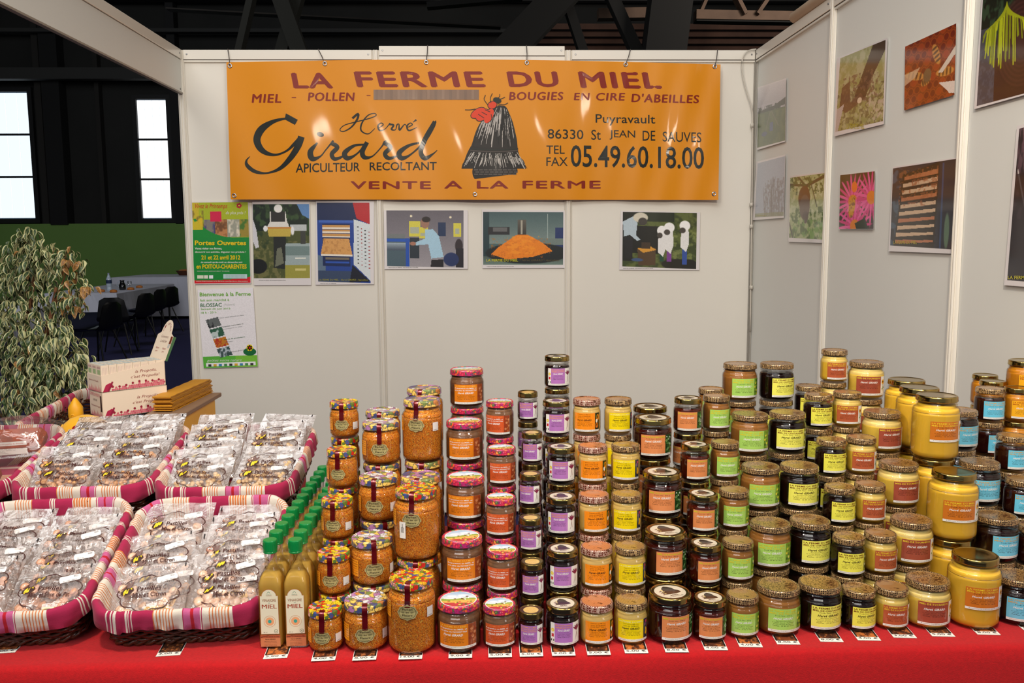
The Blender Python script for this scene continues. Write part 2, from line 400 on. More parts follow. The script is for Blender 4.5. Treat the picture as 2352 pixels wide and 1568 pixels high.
b = MB(); b.box((-22, FW-.30, .0), (22, FW-.20, 2.02)); b.box((-22, FW-.31, 0), (22, FW-.30, .06), m=1)
gp = b.build('green_partition', [mat('green_fabric_wall', S(118, 156, 80), rough=.95, noise=(.5, .06), bump=(150, .2)), M_dark])
tag(gp, 'long green fabric partition standing below the hall windows', 'partition')
# windows of frosted panes with daylight behind
M_sky1 = mat('frosted_pane', S(225, 238, 250), rough=.5, emit=((.80, .91, 1.0, 1), 1.05))
M_wf = mat('window_frame_black', S(25, 25, 25), rough=.6)
def window(name, px0, px1, ptop, pbot, rows, label, panes=4, M_p=M_sky1):
    a = at(px0, ptop, FW-.06); c = at(px1, pbot, FW-.06)
    root = struct(empty(name, ((a.x+c.x)/2, FW-.06, c.z)), label); W_ = c.x-a.x; H_ = a.z-c.z
    b = MB(); t = .10
    b.box((-W_/2-t, -.05, -t), (-W_/2, .05, H_+t)); b.box((W_/2, -.05, -t), (W_/2+t, .05, H_+t)); b.box((-W_/2, -.05, -t), (W_/2, .05, 0)); b.box((-W_/2, -.05, H_), (W_/2, .05, H_+t))
    b.build('window_frame', M_wf, root)
    for k in range(rows):
        z0 = H_*k/rows; z1 = H_*(k+1)/rows
        for j in range(panes):
            x0 = -W_/2+W_*j/panes; x1 = x0+W_/panes
            b = MB(); b.box((x0+.006, .012, z0+.02), (x1-.006, .03, z1-.02)); b.build('pane', M_p, root)
        if k: 
            b = MB(); b.box((-W_/2, -.03, z0-.022), (W_/2, .03, z0+.022)); b.build('glazing_bar', M_wf, root)
    b = MB(); b.box((-W_/2, .032, 0), (W_/2, .04, H_)); b.build('backing', mat('grey_backing', S(120, 135, 150), rough=.8), root)
window('window_1', -45, 84, 211, 502, 3, 'tall frosted hall window at the left picture edge, three rows of panes', 4)
window('window_2', 313, 396, 228, 502, 3, 'tall frosted hall window beside the corner post, three rows of panes', 4, mat('frosted_pane', S(240, 245, 250), rough=.5, emit=((.97, .98, 1.0, 1), 1.12)))
# roof: dark deck and timber
rf = struct(empty('ceiling'), 'dark timber roof of the hall')
M_deck = mat('dark_roof_deck', S(30, 26, 22), rough=.9, noise=(1, .3)); M_timb = mat('roof_timber', S(96, 76, 62), rough=.85, noise=(3, .2)); M_dtimb = mat('black_timber', S(20, 19, 17), rough=.9)
b = MB()
b.add([(-22, FW, 9), (22, FW, 9), (22, -8, 12), (-22, -8, 12)], [(0, 1, 2, 3)]); b.build('roof_deck', M_deck, rf)
def beam(p0, p1, wpx, Y, m, dep=.2):
    a = at(p0[0], p0[1], Y); c = at(p1[0], p1[1], Y); d = (c-a); L = d.length; ang = math.atan2(d.z, d.x); wd = wpx/FPX*Y
    b = MB(); b.box((0, 0, -wd/2), (L, dep, wd/2), M=Matrix.Translation(a) @ Matrix.Rotation(-ang, 4, 'Y')); b.build('beam', m, rf)
beam((1150, 130), (1520, -260), 66, 12.0, M_dtimb, .35)
beam((1525, 160), (1570, -200), 92, 11.8, M_dtimb, .4)
beam((1480, 150), (1385, -60), 26, 12.1, M_dtimb)
beam((1352, 150), (1290, -40), 20, 12.3, M_dtimb)
beam((1375, 30), (1490, 28), 22, 13.2, M_timb); beam((1600, 32), (2050, 40), 20, 13.0, M_timb)
beam((1605, 40), (1640, -40), 7, 13.1, M_timb); beam((1715, 30), (1680, -40), 8, 12.9, M_timb); beam((1742, 30), (1790, -40), 8, 12.9, M_timb)
beam((1600, 46), (2050, 54), 3, 12.9, M_dtimb)
beam((690, 130), (615, -80), 34, 12.5, mat('grey_green_timber', S(32, 32, 27), rough=.9)); beam((640, 130), (700, -80), 26, 12.7, D.materials['grey_green_timber']); beam((540, 140), (590, -80), 14, 12.4, D.materials['grey_green_timber'])
beam((380, 18), (1150, 60), 3, 14, M_deck); beam((980, 10), (1200, -10), 12, 14, M_dtimb)
for k in range(9):                     # roof boards seen beyond the right-hand truss
    b = MB(); y0 = 60+k*13; c = at(1200, y0, 15+k*.05); e = at(2100, y0+6, 15+k*.05); b.box((c.x, 15+k*.16, c.z-.05), (e.x, 15.1+k*.16, c.z+.045)); b.build('roof_board', mat('brown_roof_board', S(70, 48, 38), rough=.9, noise=(3, .25)) if k == 0 else D.materials['brown_roof_board'], rf)
area('truss_fill', (5.0, 9.5, 5.2), (3.6, 14, 6.0), 1.0, 1.0, 150, (1, .9, .8))  # added lamp with no visible source, brightens the right-hand roof timbers
area('hall_fill', (-6.0, 9.0, 7.0), (-7, 16, 0), 3, 3, 120, (.95, .97, 1))  # unseen fill added to lift the green partition and far tables

# far dining tables, chairs and what stands on them
M_cloth = mat('white_table_paper', S(205, 207, 220), rough=.8, noise=(2, .05))
def far_table(name, x0, x1, y0, y1, z, drop, rz, label, cloth_label):
    t = empty(name, ((x0+x1)/2, (y0+y1)/2, 0), rz, label=label, cat='table'); W_ = x1-x0; L_ = y1-y0
    b = MB(); b.box((-W_/2, -L_/2, z-.03), (W_/2, L_/2, z-.004)); b.build('table_top', M_shell, t)
    for sx in (-1, 1):
        for sy in (-1, 1): b = MB(); b.tube([(sx*(W_/2-.08), sy*(L_/2-.08), 0), (sx*(W_/2-.08), sy*(L_/2-.08), z-.03)], .02, 6); b.build('leg', M_shell, t)
    b = MB(); P = [];  n = 20
    def per(k, e):
        s = k/(4*n); 
        q = [(-1, -1), (1, -1), (1, 1), (-1, 1), (-1, -1)]; i = int(k//n) % 4; f = (k % n)/n
        return ((q[i][0]*(1-f)+q[i+1][0]*f)*(W_/2+e), (q[i][1]*(1-f)+q[i+1][1]*f)*(L_/2+e))
    N = 4*n
    for (e, zz) in ((.0, z), (.012, z-.01), (.02, z-drop*.5), (.035, z-drop)):
        for k in range(N):
            x, y = per(k, e+(.012*math.sin(k*1.1) if zz < z-.02 else 0)); P.append((x, y, zz-(.05*math.cos(k*2*PI/n) if zz == z-drop and k % n in (0,) else 0)))
    fs = [(r*N+k, (r+1)*N+k, (r+1)*N+(k+1) % N, r*N+(k+1) % N) for r in range(3) for k in range(N)]; fs.append(tuple(range(N)))
    b.add(P, fs); o = b.build('tablecloth', M_cloth, smooth=False, loc=t.location, rot=(0, 0, rz)); tag(o, cloth_label, 'tablecloth'); return t
far_table('dining_table', -7.3, -6.1, 13.9, 17.2, .74, .30, .08, 'long dining table in the hall with chairs along its side', 'white cloth on the long dining table with the bottle')
far_table('buffet_table', -7.6, -5.2, 17.6, 19.4, .86, .80, 0, 'buffet table against the green partition behind the chairs', 'white floor length cloth on the buffet table')
far_table('side_table', -6.6, -5.7, 10.3, 11.5, .72, .32, .05, 'dark dining table half hidden behind the ficus', 'greyish cloth on the table behind the ficus')
def chair_parts():
    t = empty('dining_chair')
    b = MB(); n = 10; P = []                # moulded shell: seat rising into the back, rounded corners
    prof = [(.22, .425), (.20, .44), (.10, .445), (-.05, .44), (-.15, .445), (-.20, .48), (-.225, .55), (-.24, .66), (-.255, .76), (-.262, .80)]
    for i, (x, z) in enumerate(prof):
        hw = .21 if i < 6 else .20-.02*(i-6)
        if i == len(prof)-1: hw = .09
        if i == len(prof)-2: hw = .16
        for k in range(7):
            y = -hw+2*hw*k/6; c = .03*(abs(k-3)/3)**2; P.append((x+(c if i > 5 else 0), y, z+(c if i <= 5 else 0)))
    fs = [(i*7+k, i*7+k+1, (i+1)*7+k+1, (i+1)*7+k) for i in range(len(prof)-1) for k in range(6)]
    b.add(P, fs); b.add([(p[0]-.008, p[1], p[2]-.008) for p in P], [tuple(reversed(f)) for f in fs]); b.build('seat_shell', M_shell, t, smooth=True)
    for sx, sy in ((1, 1), (1, -1), (-1, 1), (-1, -1)):
        b = MB(); b.tube([(sx*.12, sy*.12, .43), (sx*.22+(-.03 if sx < 0 else 0), sy*.22, 0)], .011, 6); b.build('leg', M_shell, t)
    return t
def dup(root, loc, rz, label=None, group=None):
    r = root.copy(); COL.objects.link(r); r.location = loc; r.rotation_euler = (0, 0, rz)
    if label: r['label'] = label
    if group: r['group'] = group
    for ch in list(root.children):
        c = ch.copy(); COL.objects.link(c); c.parent = r
        for g in ch.children:
            e = g.copy(); COL.objects.link(e); e.parent = c
    return r
ch = chair_parts(); spots = [(.78, 222, 10.9, 'black moulded chair nearest the ficus in the hall'), (0, 308, 12.9, 'black moulded chair at the table, second from the ficus'), (0, 340, 14.0, 'black moulded chair at the table, third from the ficus'), (0, 371, 14.9, 'black moulded chair farthest from the ficus, before the buffet')]
for i, (q, px, Y, lb) in enumerate(spots):
    p = at(px, 700, Y); o = ch if i == 0 else dup(ch, (0, 0, 0), 0)
    o.location = (p.x, Y, 0); o.rotation_euler = (0, 0, PI+random.uniform(-.15, .15)-.25); tag(o, lb, 'chair', 'black chairs round the far tables')
o = dup(ch, (at(258, 700, 11.9).x, 12.0, 0), PI/2+.2, 'black moulded chair with its low back at the table corner', 'black chairs round the far tables')
M_wat = mat('clear_plastic', S(190, 205, 220), rough=.1, coat=.8); M_bread = mat('bread_crust', S(190, 115, 50), rough=.7, noise=(30, .2)); M_wine = mat('dark_carafe', S(18, 16, 20), rough=.1, coat=1)
p = at(251, 660, 14.6); t = empty('water_bottle', (p.x, 14.6, .741), label='clear water bottle with a dark label on the far dining table', cat='bottle')
b = MB(); b.lathe([(0, 0), (.042, 0), (.045, .02), (.045, .06), (.042, .065), (.045, .07), (.045, .2), (.02, .26), (.014, .275), (.014, .29)], 14); b.build('bottle_body', M_wat, t, smooth=True)
b = MB(); b.lathe([(.0455, .13), (.0458, .14), (.0458, .185), (.0455, .19)], 14); b.build('bottle_label', mat('navy_label', S(40, 55, 90), rough=.4), t); b = MB(); b.lathe([(.016, .288), (.016, .305), (0, .306)], 10); b.build('cap', mat('pale_cap', S(160, 170, 190), rough=.4), t)
p = at(281, 655, 14.9); t = empty('carafe', (p.x, 14.9, .741), label='dark wine carafe beside the water bottle', cat='carafe')
b = MB(); b.lathe([(0, 0), (.05, 0), (.058, .03), (.056, .08), (.035, .125), (.032, .15), (.04, .17), (.037, .17)], 16); b.build('carafe_body', M_wine, t, smooth=True); b = MB(); b.tube([(-.05, 0, .05), (-.09, 0, .09), (-.08, 0, .14), (-.035, 0, .15)], .006, 6); b.build('handle', M_wat, t)
p = at(298, 655, 15.0); t = empty('wine_glass', (p.x, 15.0, .741), label='stemmed wine glass right of the dark carafe', cat='glass')
b = MB(); b.lathe([(0, 0), (.035, .002), (.004, .006), (.004, .07), (.025, .09), (.034, .12), (.030, .15)], 14); b.build('glass_body', film('wine_glass_film', base=.12, gain=.8), t, smooth=True)
for i, (px, Y, lb) in enumerate(((232, 14.3, 'bread roll on the far table, nearest the ficus'), (260, 14.15, 'bread roll just in front of the water bottle'), (300, 14.9, 'bread roll in front of the wine glass'), (320, 15.6, 'bread roll farthest along the dining table'))):
    p = at(px, 660, Y); b = MB(); b.lathe([(0, 0), (.045, 0), (.055, .015), (.045, .038), (.02, .048), (0, .05)], 12, sx=1.15); tag(b.build('bread_roll', M_bread, loc=(p.x, Y, .741), smooth=True), lb, 'bread', 'bread rolls on the far table')
p = at(415, 620, 18.6); t = empty('bread_basket', (p.x+.1, 18.6, .861), label='brown wicker bread basket on the buffet table', cat='basket')
b = MB(); b.lathe([(0, 0), (.13, 0), (.19, .09), (.20, .1), (.185, .095), (.12, .01)], 16); b.build('basket_body', mat('brown_wicker', S(90, 50, 30), rough=.8, bump=(60, 1)), t); b = MB(); b.lathe([(0, .13), (.12, .12), (.17, .08)], 12); b.build('bread', M_bread, t, smooth=True)
# ------------------------------------------------------------------ banner on the back wall
def bw(u, v):
    return .010*math.sin(u*.011+v*.004)+.006*math.sin(u*.034-v*.013+1)*(.4+.6*(v-140)/320)+.004*math.sin(u*.09+v*.02)*max(0, (u-1200)/450)
BANY = BY-.045
def ban(u, v, h): return at(u, v, BANY-bw(u, v)-h)
ORB = S(222, 140, 2, 1.0); RUST = S(132, 30, 12); INK = S(24, 30, 26)
bn = empty('banner', at(1087, 300, BANY), label='orange vinyl banner with rust and black lettering, tied to the back wall', cat='banner', )
M_ban = mat('orange_vinyl', rough=.42, attr=True, coat=.06, spec=.35, bump=(7, .35))
inv = Matrix.Translation(bn.location).inverted()
def onban(u, v, h): return inv @ ban(u, v, h)
pb = Print(onban, .0007)
def bed(t, s):                          # the banner outline, slightly bowed edges
    top = 143-9*math.sin(PI*t)+5*t; bot = 458+(1*t); return 520+8*s*0+(1135)*t+(10*s*(1-t)-5*s*t), top+(bot-top)*s
n, m_ = 90, 26; P = [bed(i/n, j/m_) for j in range(m_+1) for i in range(n+1)]
pb._a(P, [(j*(n+1)+i, (j+1)*(n+1)+i, (j+1)*(n+1)+i+1, j*(n+1)+i+1) for j in range(m_) for i in range(n)], ORB, 0)
pb.mb.build('vinyl_sheet', M_ban, bn, smooth=True)
pb = Print(onban, .0007)
def word(t, x0, y0, x1, y1, col=RUST, bold=.02, shear=0, skew=0):
    if col is RUST:
        e = (y1-y0)*(.075 if bold > .05 else .045); pb.text(t, x0+e, y1-e*.5, x1-e, y0+e*.5, col, 1, 0, shear, 3, skew=skew, space=1.12)
        for dx, dy in ((-e, 0), (e, 0), (0, -e*.5), (0, e*.5)): pb.text(t, x0+e+dx, y1-e*.5+dy, x1-e+dx, y0+e*.5+dy, col, 1.2+.15*(dx > 0)+.3*(dy > 0), 0, shear, 3, skew=skew, space=1.12)
    else: pb.text(t, x0, y1, x1, y0, col, 1, bold, shear, 3, skew=skew)
word('LA', 668, 167, 766, 203, bold=.07, shear=-.12); word('FERME', 812, 164, 1116, 200, bold=.07, shear=-.12); word('DU', 1163, 164, 1283, 200, bold=.07, shear=-.12); word('MIEL', 1327, 165, 1521, 203, bold=.07, shear=-.12, skew=2)
word('MIEL', 578, 216, 646, 236, shear=.1); word('-', 670, 223, 680, 225); word('POLLEN', 707, 212, 815, 232, shear=.1); word('-', 842, 218, 851, 220)
word('BOUGIES', 1169, 211, 1294, 230, shear=.1); word('EN', 1318, 213, 1355, 230, shear=.1); word('CIRE', 1369, 213, 1436, 231, shear=.1); word("D'ABEILLES", 1450, 216, 1606, 236, shear=.1, skew=3)
word('VENTE', 805, 416, 990, 434, bold=.07); word('A', 1020, 415, 1062, 433, bold=.07); word('LA', 1095, 415, 1168, 433, bold=.07); word('FERME', 1200, 415, 1380, 433, bold=.07)
for t, x0, y0, x1, y1, bo, sk in (('APICULTEUR', 679, 374, 827, 395, .012, -3), ('RECOLTANT', 849, 372, 1003, 391, .012, -1), ('Puyravault', 1368, 263, 1505, 289, .006, 2), ('86330', 1258, 297, 1340, 319, .004, 2), ('St', 1358, 298, 1380, 321, .004, 0), ('JEAN', 1400, 299, 1459, 321, .004, 1), ('DE', 1476, 300, 1505, 323, .004, 0), ('SAUVES', 1522, 303, 1611, 326, .004, 2), ('TEL', 1255, 334, 1297, 353, .004, 0), ('FAX', 1255, 361, 1304, 381, .004, 0), ('05.49.60.18.00', 1311, 335, 1617, 386, .012, 5)):
    word(t, x0, y0, x1, y1, INK, bo, 0, sk)
Z = lambda pts, ws=1.0: [(420+p[0]/3.36, 80+p[1]/3.36, p[2]/3.36*ws) for p in pts]
def brush(pts, col=INK, n=6): pb.stroke(Z(pts), col, 1, n)
for s_ in ([(842, 652, 26), (800, 645, 16), (700, 668, 30), (610, 725, 55), (572, 800, 56), (592, 868, 50), (645, 912, 34), (720, 925, 18), (800, 895, 16), (862, 840, 26), (905, 795, 30)],
           [(915, 785, 52), (888, 860, 50), (830, 950, 42), (750, 1030, 28), (650, 1066, 14), (560, 1055, 28), (500, 1012, 30), (490, 972, 16), (518, 937, 4)],
           [(1038, 832, 12), (985, 900, 42), (1000, 955, 42), (1060, 938, 14), (1105, 885, 10), (1162, 815, 16)], [(1140, 832, 30), (1192, 866, 34), (1150, 918, 34), (1172, 957, 30), (1240, 935, 14), (1270, 905, 8)],
           [(1400, 845, 14), (1320, 856, 22), (1250, 910, 40), (1270, 952, 36), (1340, 920, 14), (1425, 832, 20)], [(1422, 828, 32), (1385, 900, 38), (1402, 945, 34), (1460, 938, 12), (1520, 880, 10), (1570, 815, 16)],
           [(1545, 830, 30), (1602, 865, 34), (1560, 915, 34), (1588, 952, 30), (1650, 935, 12), (1680, 905, 8)],
           [(1822, 832, 14), (1740, 856, 24), (1670, 910, 40), (1690, 952, 36), (1762, 920, 14), (1868, 820, 18), (1935, 710, 18), (1952, 662, 10)], [(1945, 668, 30), (1872, 800, 38), (1836, 900, 36), (1868, 952, 36), (1928, 920, 14), (1963, 890, 5)]): brush(s_)
pb.poly([(420+x/3.36, 80+y/3.36) for x, y in ((795, 605), (887, 655), (865, 695), (785, 652))], INK); pb.ell(420+1061/3.36, 80+768/3.36, 8.5, 5.5, INK, 1, 12, .3)
for s_ in ([(1308, 644, 18), (1352, 610, 18), (1345, 652, 16), (1300, 712, 12), (1240, 745, 8), (1212, 732, 7), (1245, 698, 7), (1320, 675, 8), (1420, 650, 8), (1488, 625, 8), (1480, 606, 7), (1430, 620, 9), (1382, 680, 12), (1376, 738, 12), (1430, 764, 8), (1482, 722, 5)],
           [(1505, 722, 6), (1545, 695, 9), (1530, 680, 8), (1506, 702, 13), (1518, 736, 12), (1558, 728, 6), (1600, 680, 9)], [(1590, 690, 14), (1626, 696, 14), (1610, 728, 14), (1640, 732, 6), (1652, 695, 10), (1668, 690, 8), (1672, 734, 14), (1712, 690, 7), (1730, 715, 6)],
           [(1730, 716, 6), (1770, 694, 9), (1755, 680, 8), (1730, 704, 13), (1745, 738, 12), (1806, 714, 5)], [(1776, 674, 5), (1802, 655, 15)]): brush(s_, n=5)
# hive drawing: straw strands light and dark, belt, skirt, bee on top
pb.stroke([(1152, 242, 14), (1151, 252, 34), (1146, 275, 66), (1140, 305, 92), (1136, 341, 108)], S(34, 30, 28), 2, 8, ac=12)
pb.stroke([(1136, 340, 108), (1134, 360, 126), (1134, 375, 142), (1134, 387, 148)], S(28, 25, 24), 2, 6, ac=14); pb.stroke([(1137, 386, 102), (1137, 396, 104), (1138, 405, 96)], S(24, 22, 22), 2, 4, ac=10)
rg = random.Random(3)
for k in range(150):
    t = rg.random(); x0 = 1150+(t-.5)*26; x1 = 1085+t*102; a = rg.random()*.6; bq = min(1, a+.15+rg.random()*.35); xs = lambda q: x0+(x1-x0)*(q**.55); ys = lambda q: 246+(338-246)*q
    col = S(*((190, 182, 175) if rg.random() < (.75 if t < .62 else .25) else (12, 12, 12)))
    pb.stroke([(xs(a), ys(a), 1.1), (xs((a+bq)/2), ys((a+bq)/2), 1.3), (xs(bq), ys(bq), .8)], col, 3, 2)
for k in range(150):
    t = rg.random(); x0 = 1082+t*106; x1 = 1134+(t-.5)*160; a = .05+rg.random()*.4; bq = min(1.03, a+.3+rg.random()*.3)
    col = S(*((195, 188, 180) if rg.random() < .6 else (10, 10, 10)))
    pb.stroke([(x0+(x1-x0)*a, 347+40*a, 1.2), (x0+(x1-x0)*bq, 347+40*bq, .9)], col, 3, 2)
for y in (341, 345): pb.stroke([(1080, y, 3), (1110, y+2.5, 3), (1160, y+2.5, 3), (1190, y, 3)], S(70, 62, 58) if y == 345 else INK, 4, 4)
for y in (390, 395, 400):
    for k in range(9): pb.rect(1089+k*11+(y % 2)*3, y-1.2, 1098+k*11+(y % 2)*3, y+1.2, S(90, 84, 80), 3)
RB = S(222, 60, 22)
for cx, cy, rx, ry, ro in ((1098, 259, 18, 9, -.55), (1123, 266, 18, 9, -1.1), (1108, 264, 11, 17, .9), (1131, 241, 10, 8, -.3)):
    pb.ell(cx, cy, rx+1.6, ry+1.6, INK, 3, 16, ro); pb.ell(cx, cy, rx, ry, RB, 4, 16, ro)
for k in range(3): pb.stroke([(1098+k*8, 262-k*5, 1.5), (1112+k*7, 271-k*7, 1.5)], INK, 5, 2)
pb.ell(1142, 230, 10, 6.5, INK, 5, 12, .3)
for q in (((1120, 240), (1112, 228), (1115, 218)), ((1128, 236), (1126, 226), (1131, 214)), ((1138, 230), (1147, 222), (1148, 216)), ((1145, 229), (1153, 226), (1160, 223)), ((1143, 238), (1158, 240), (1167, 236)), ((1092, 250), (1080, 252), (1068, 252)), ((1128, 262), (1130, 278), (1127, 292))): pb.stroke([(a, c, 1.5) for a, c in q], INK, 5, 4)
pb.mb.build('lettering', M_ban, bn, kind='stuff')
pt = Print(onban, .0007); pt.rect(858, 206, 1100, 229, S(128, 96, 72), 2, 12)
for k in range(14): x = 862+k*17; pt.rect(x, 206.3, x+6, 228.7, S(140, 108, 84) if k % 2 else S(118, 88, 66), 3)
pt.mb.build('brown_tape', M_lam, bn, label='glossy brown parcel tape hiding a word')
M_cord = mat('grey_cord', S(70, 62, 58), rough=.7)
for i, (x, y, tx) in enumerate(((528, 151, 523), (746, 146, 731), (979, 143, 982), (1210, 144, 1209), (1437, 148, 1448), (1642, 153, 1648))):
    c = onban(x, y, .001); b = MB(); b.lathe([(.006, .001), (.0075, .003), (.011, .003), (.0125, 0)], 14, M=Matrix.Translation(c) @ Matrix.Rotation(PI/2, 4, 'X')); b.build('eyelet', M_steel, bn, smooth=True)
    b = MB(); top = inv @ (at(tx, 110, BY-.022)); top.z = (2.502+(.02 if 875 < tx < 1310 else 0))-bn.location.z; b.tube([c+Vector((0, -.002, 0)), (c+top)/2+Vector((.002, -.004, 0)), top, top+Vector((.003, .03, -.001))], .0022, 5); b.build('cord', M_cord, bn)
for x, y in ((538, 449), (1091, 446), (1640, 445)):
    c = onban(x, y, .001); b = MB(); b.lathe([(.006, .001), (.0075, .003), (.011, .003), (.0125, 0)], 14, M=Matrix.Translation(c) @ Matrix.Rotation(PI/2, 4, 'X')); b.build('eyelet', M_steel, bn, smooth=True)

# ------------------------------------------------------------------ posters and photographs
def sheet(quad, img, iq, label, name='photograph', wall='back', extra=None, cat='photo', white=(228, 222, 222), ptxt=None):
    """quad, iq: pixel corners TL TR BR BL of the paper and of the printed picture"""
    if wall == 'back': base = lambda u, v, h: at(u, v, BY-.010-h)
    else: base = lambda u, v, h: atx(u, v, 1.45-.010-h)
    cx = sum(p[0] for p in quad)/4; cy = sum(p[1] for p in quad)/4; o = base(cx, cy, 0)
    fn = lambda u, v, h: base(u, v, h)-o
    p = Print(fn, .0006); TL, TR, BR, BL = [np.array(q, float) for q in quad]
    n = 8; P = []
    for j in range(n+1):
        for i in range(n+1):
            a, c = i/n, j/n; q = (TL*(1-a)+TR*a)*(1-c)+(BL*(1-a)+BR*a)*c; P.append(fn(q[0], q[1], .0012*math.sin(a*3.1)*math.sin(c*5+cx)))
    # paper with thickness
    b = MB(); pf = [fn(q[0], q[1], -.0012) for q in quad]; b.add(pf+[fn(q[0], q[1], .0003) for q in quad], [(0, 1, 2, 3), (7, 6, 5, 4), (0, 4, 5, 1), (1, 5, 6, 2), (2, 6, 7, 3), (3, 7, 4, 0)], S(*white)); p.mb.add(b.v, b.f, S(*white))
    if img is not None: p.image(img, iq, 1)
    if extra: extra(p)
    ob = p.mb.build(name, M_lam, loc=o); tag(ob, label, cat); return ob
q4 = lambda *P: [(430+x/3.823, 450+y/3.823) for x, y in P]
q5 = lambda *P: [(860+x/2.673, 460+y/2.673) for x, y in P]
q6 = lambda *P: [(1700+x/2.24, y/2.24) for x, y in P]
KI = 1.15
# green open-farm poster
c = Cv(110, 160, (22, 130, 50), 3); c.ell(.95, .05, 1.0, .40, (150, 165, 30)); 
c.rect(.0, .0, 1, .215, (160, 172, 30)); c.mix(((c.X < .12) & (c.Y < .3)).astype(float), (190, 170, 40)); c.noise(9, (120, 100, 40), .55, .1, .8, (0, .1, .2, .42))
for x0, x1, a, bc in ((.2, .4, (125, 118, 110), (60, 60, 110)), (.4, .62, (110, 70, 40), (190, 130, 80)), (.62, .84, (150, 150, 135), (220, 210, 190)), (.84, 1, (150, 130, 50), (60, 110, 40))):
    c.rect(x0, .215, x1, .43, a); c.noise(10, bc, .5, .15, .9, (x0, .215, x1, .43))
c.mix(((np.hypot((c.X-.78)/.8, (c.Y-.02)/.42) > 1) & (c.Y > .2) & (c.Y < .45) & (c.X < .6)).astype(float), (22, 130, 50)); c.noise(7, (215, 180, 30), .5, .1, .9, (0, .12, .18, .34))
c.rect(.32, .11, .52, .24, (200, 30, 70)); c.rect(0, .44, 1, 1, (22, 128, 52)); c.mix((c.Y > .965-.04*c.X**3).astype(float), (200, 30, 40))
def ex1(p):
    Y_ = S(235, 200, 20); Wt = S(235, 235, 220); g = lambda x, y: (440+x*130-0.0*y, 462+y*189)
    def tx(t, x0, y0, x1, y1, col, bold=.02, shear=0): a = g(x0, y1); b_ = g(x1, y0); p.text(t, a[0]+y1*4, a[1], b_[0]+y0*4, b_[1], col, 3, bold, shear)
    tx('Vivez le Printemps', .06, .03, .63, .10, S(200, 50, 30), 0, .3); tx('de plus près !', .60, .12, .95, .17, Wt, 0, .3)
    tx('Portes Ouvertes', .04, .475, .95, .535, Y_, .03); tx('Venez visiter nos fermes,', .04, .56, .52, .59, Wt); tx('découvrir nos activités, déguster nos produits !', .04, .605, .94, .632, Wt)
    tx('21 et 22 avril 2012', .15, .655, .84, .71, Y_, .03); tx('du samedi après-midi au dimanche soir', .14, .732, .88, .755, Wt); tx('en POITOU-CHARENTES', .06, .765, .95, .82, Y_, .03)
    tx('ASSOCIATIONS AGRICULTURE ET TOURISME', .07, .845, .64, .855, Wt, 0); tx('www.bienvenue-a-la-ferme.com/poitou-charentes', .05, .965, .96, .98, Wt, 0)
    for x0, x1, c_ in ((.07, .18, (220, 225, 200)), (.19, .26, (230, 225, 210)), (.28, .35, (240, 240, 245)), (.53, .95, (190, 220, 220))): a = g(x0, .94); b_ = g(x1, .885 if x0 > .5 else .9); p.rect(a[0]+4, a[1], b_[0]+4, b_[1], S(*c_), 3)
    for k in range(3): tx('réservez votre visite à la ferme', .57, .893+.016*k, .91, .902+.016*k, S(50, 110, 110), 0)
    for k in range(5): a_ = k*2*PI/5; p.ell(549+3.6*math.cos(a_), 472+3.6*math.sin(a_), 2.8, 2.8, S(200, 30, 50), 3, 8)
    p.ell(549, 472, 1.8, 1.8, S(240, 220, 60), 4, 8)
sheet(q4((38, 50), (537, 45), (560, 768), (56, 776)), c.out(KI), q4((42, 58), (533, 52), (556, 762), (60, 768)), 'green farm open days poster with yellow lettering on the back wall', 'poster', extra=ex1, cat='poster')
# white market poster below it
c = Cv(80, 110, (228, 224, 228), 5); c.mix((c.Y > .855).astype(float), (90, 175, 60)); c.mix(((c.Y > .855) & (c.X > .6)).astype(float), (140, 195, 60), .6); c.rect(.05, .935, .96, .985, (238, 240, 238))
for k, (a, bc) in enumerate((((100, 105, 105), (40, 40, 45)), ((50, 90, 70), (200, 210, 210)), ((190, 120, 40), (170, 40, 40)), ((60, 80, 80), (190, 200, 210)))):
    x = .10+.055*k; y = .37+.125*k; P = [(x, y+.02), (x+.23, y-.015), (x+.285, y+.095), (x+.055, y+.13)]; c.poly(P, a); mk = Cv(80, 110); c2 = c.a.copy(); c.noise(14, bc, .55, .1, .9, (x, y, x+.28, y+.12))
    inside = Cv(80, 110, (0, 0, 0)); inside.poly(P, (1, 1, 1)); mm = inside.a[..., :1]; c.a = c2*(1-mm)+c.a*mm
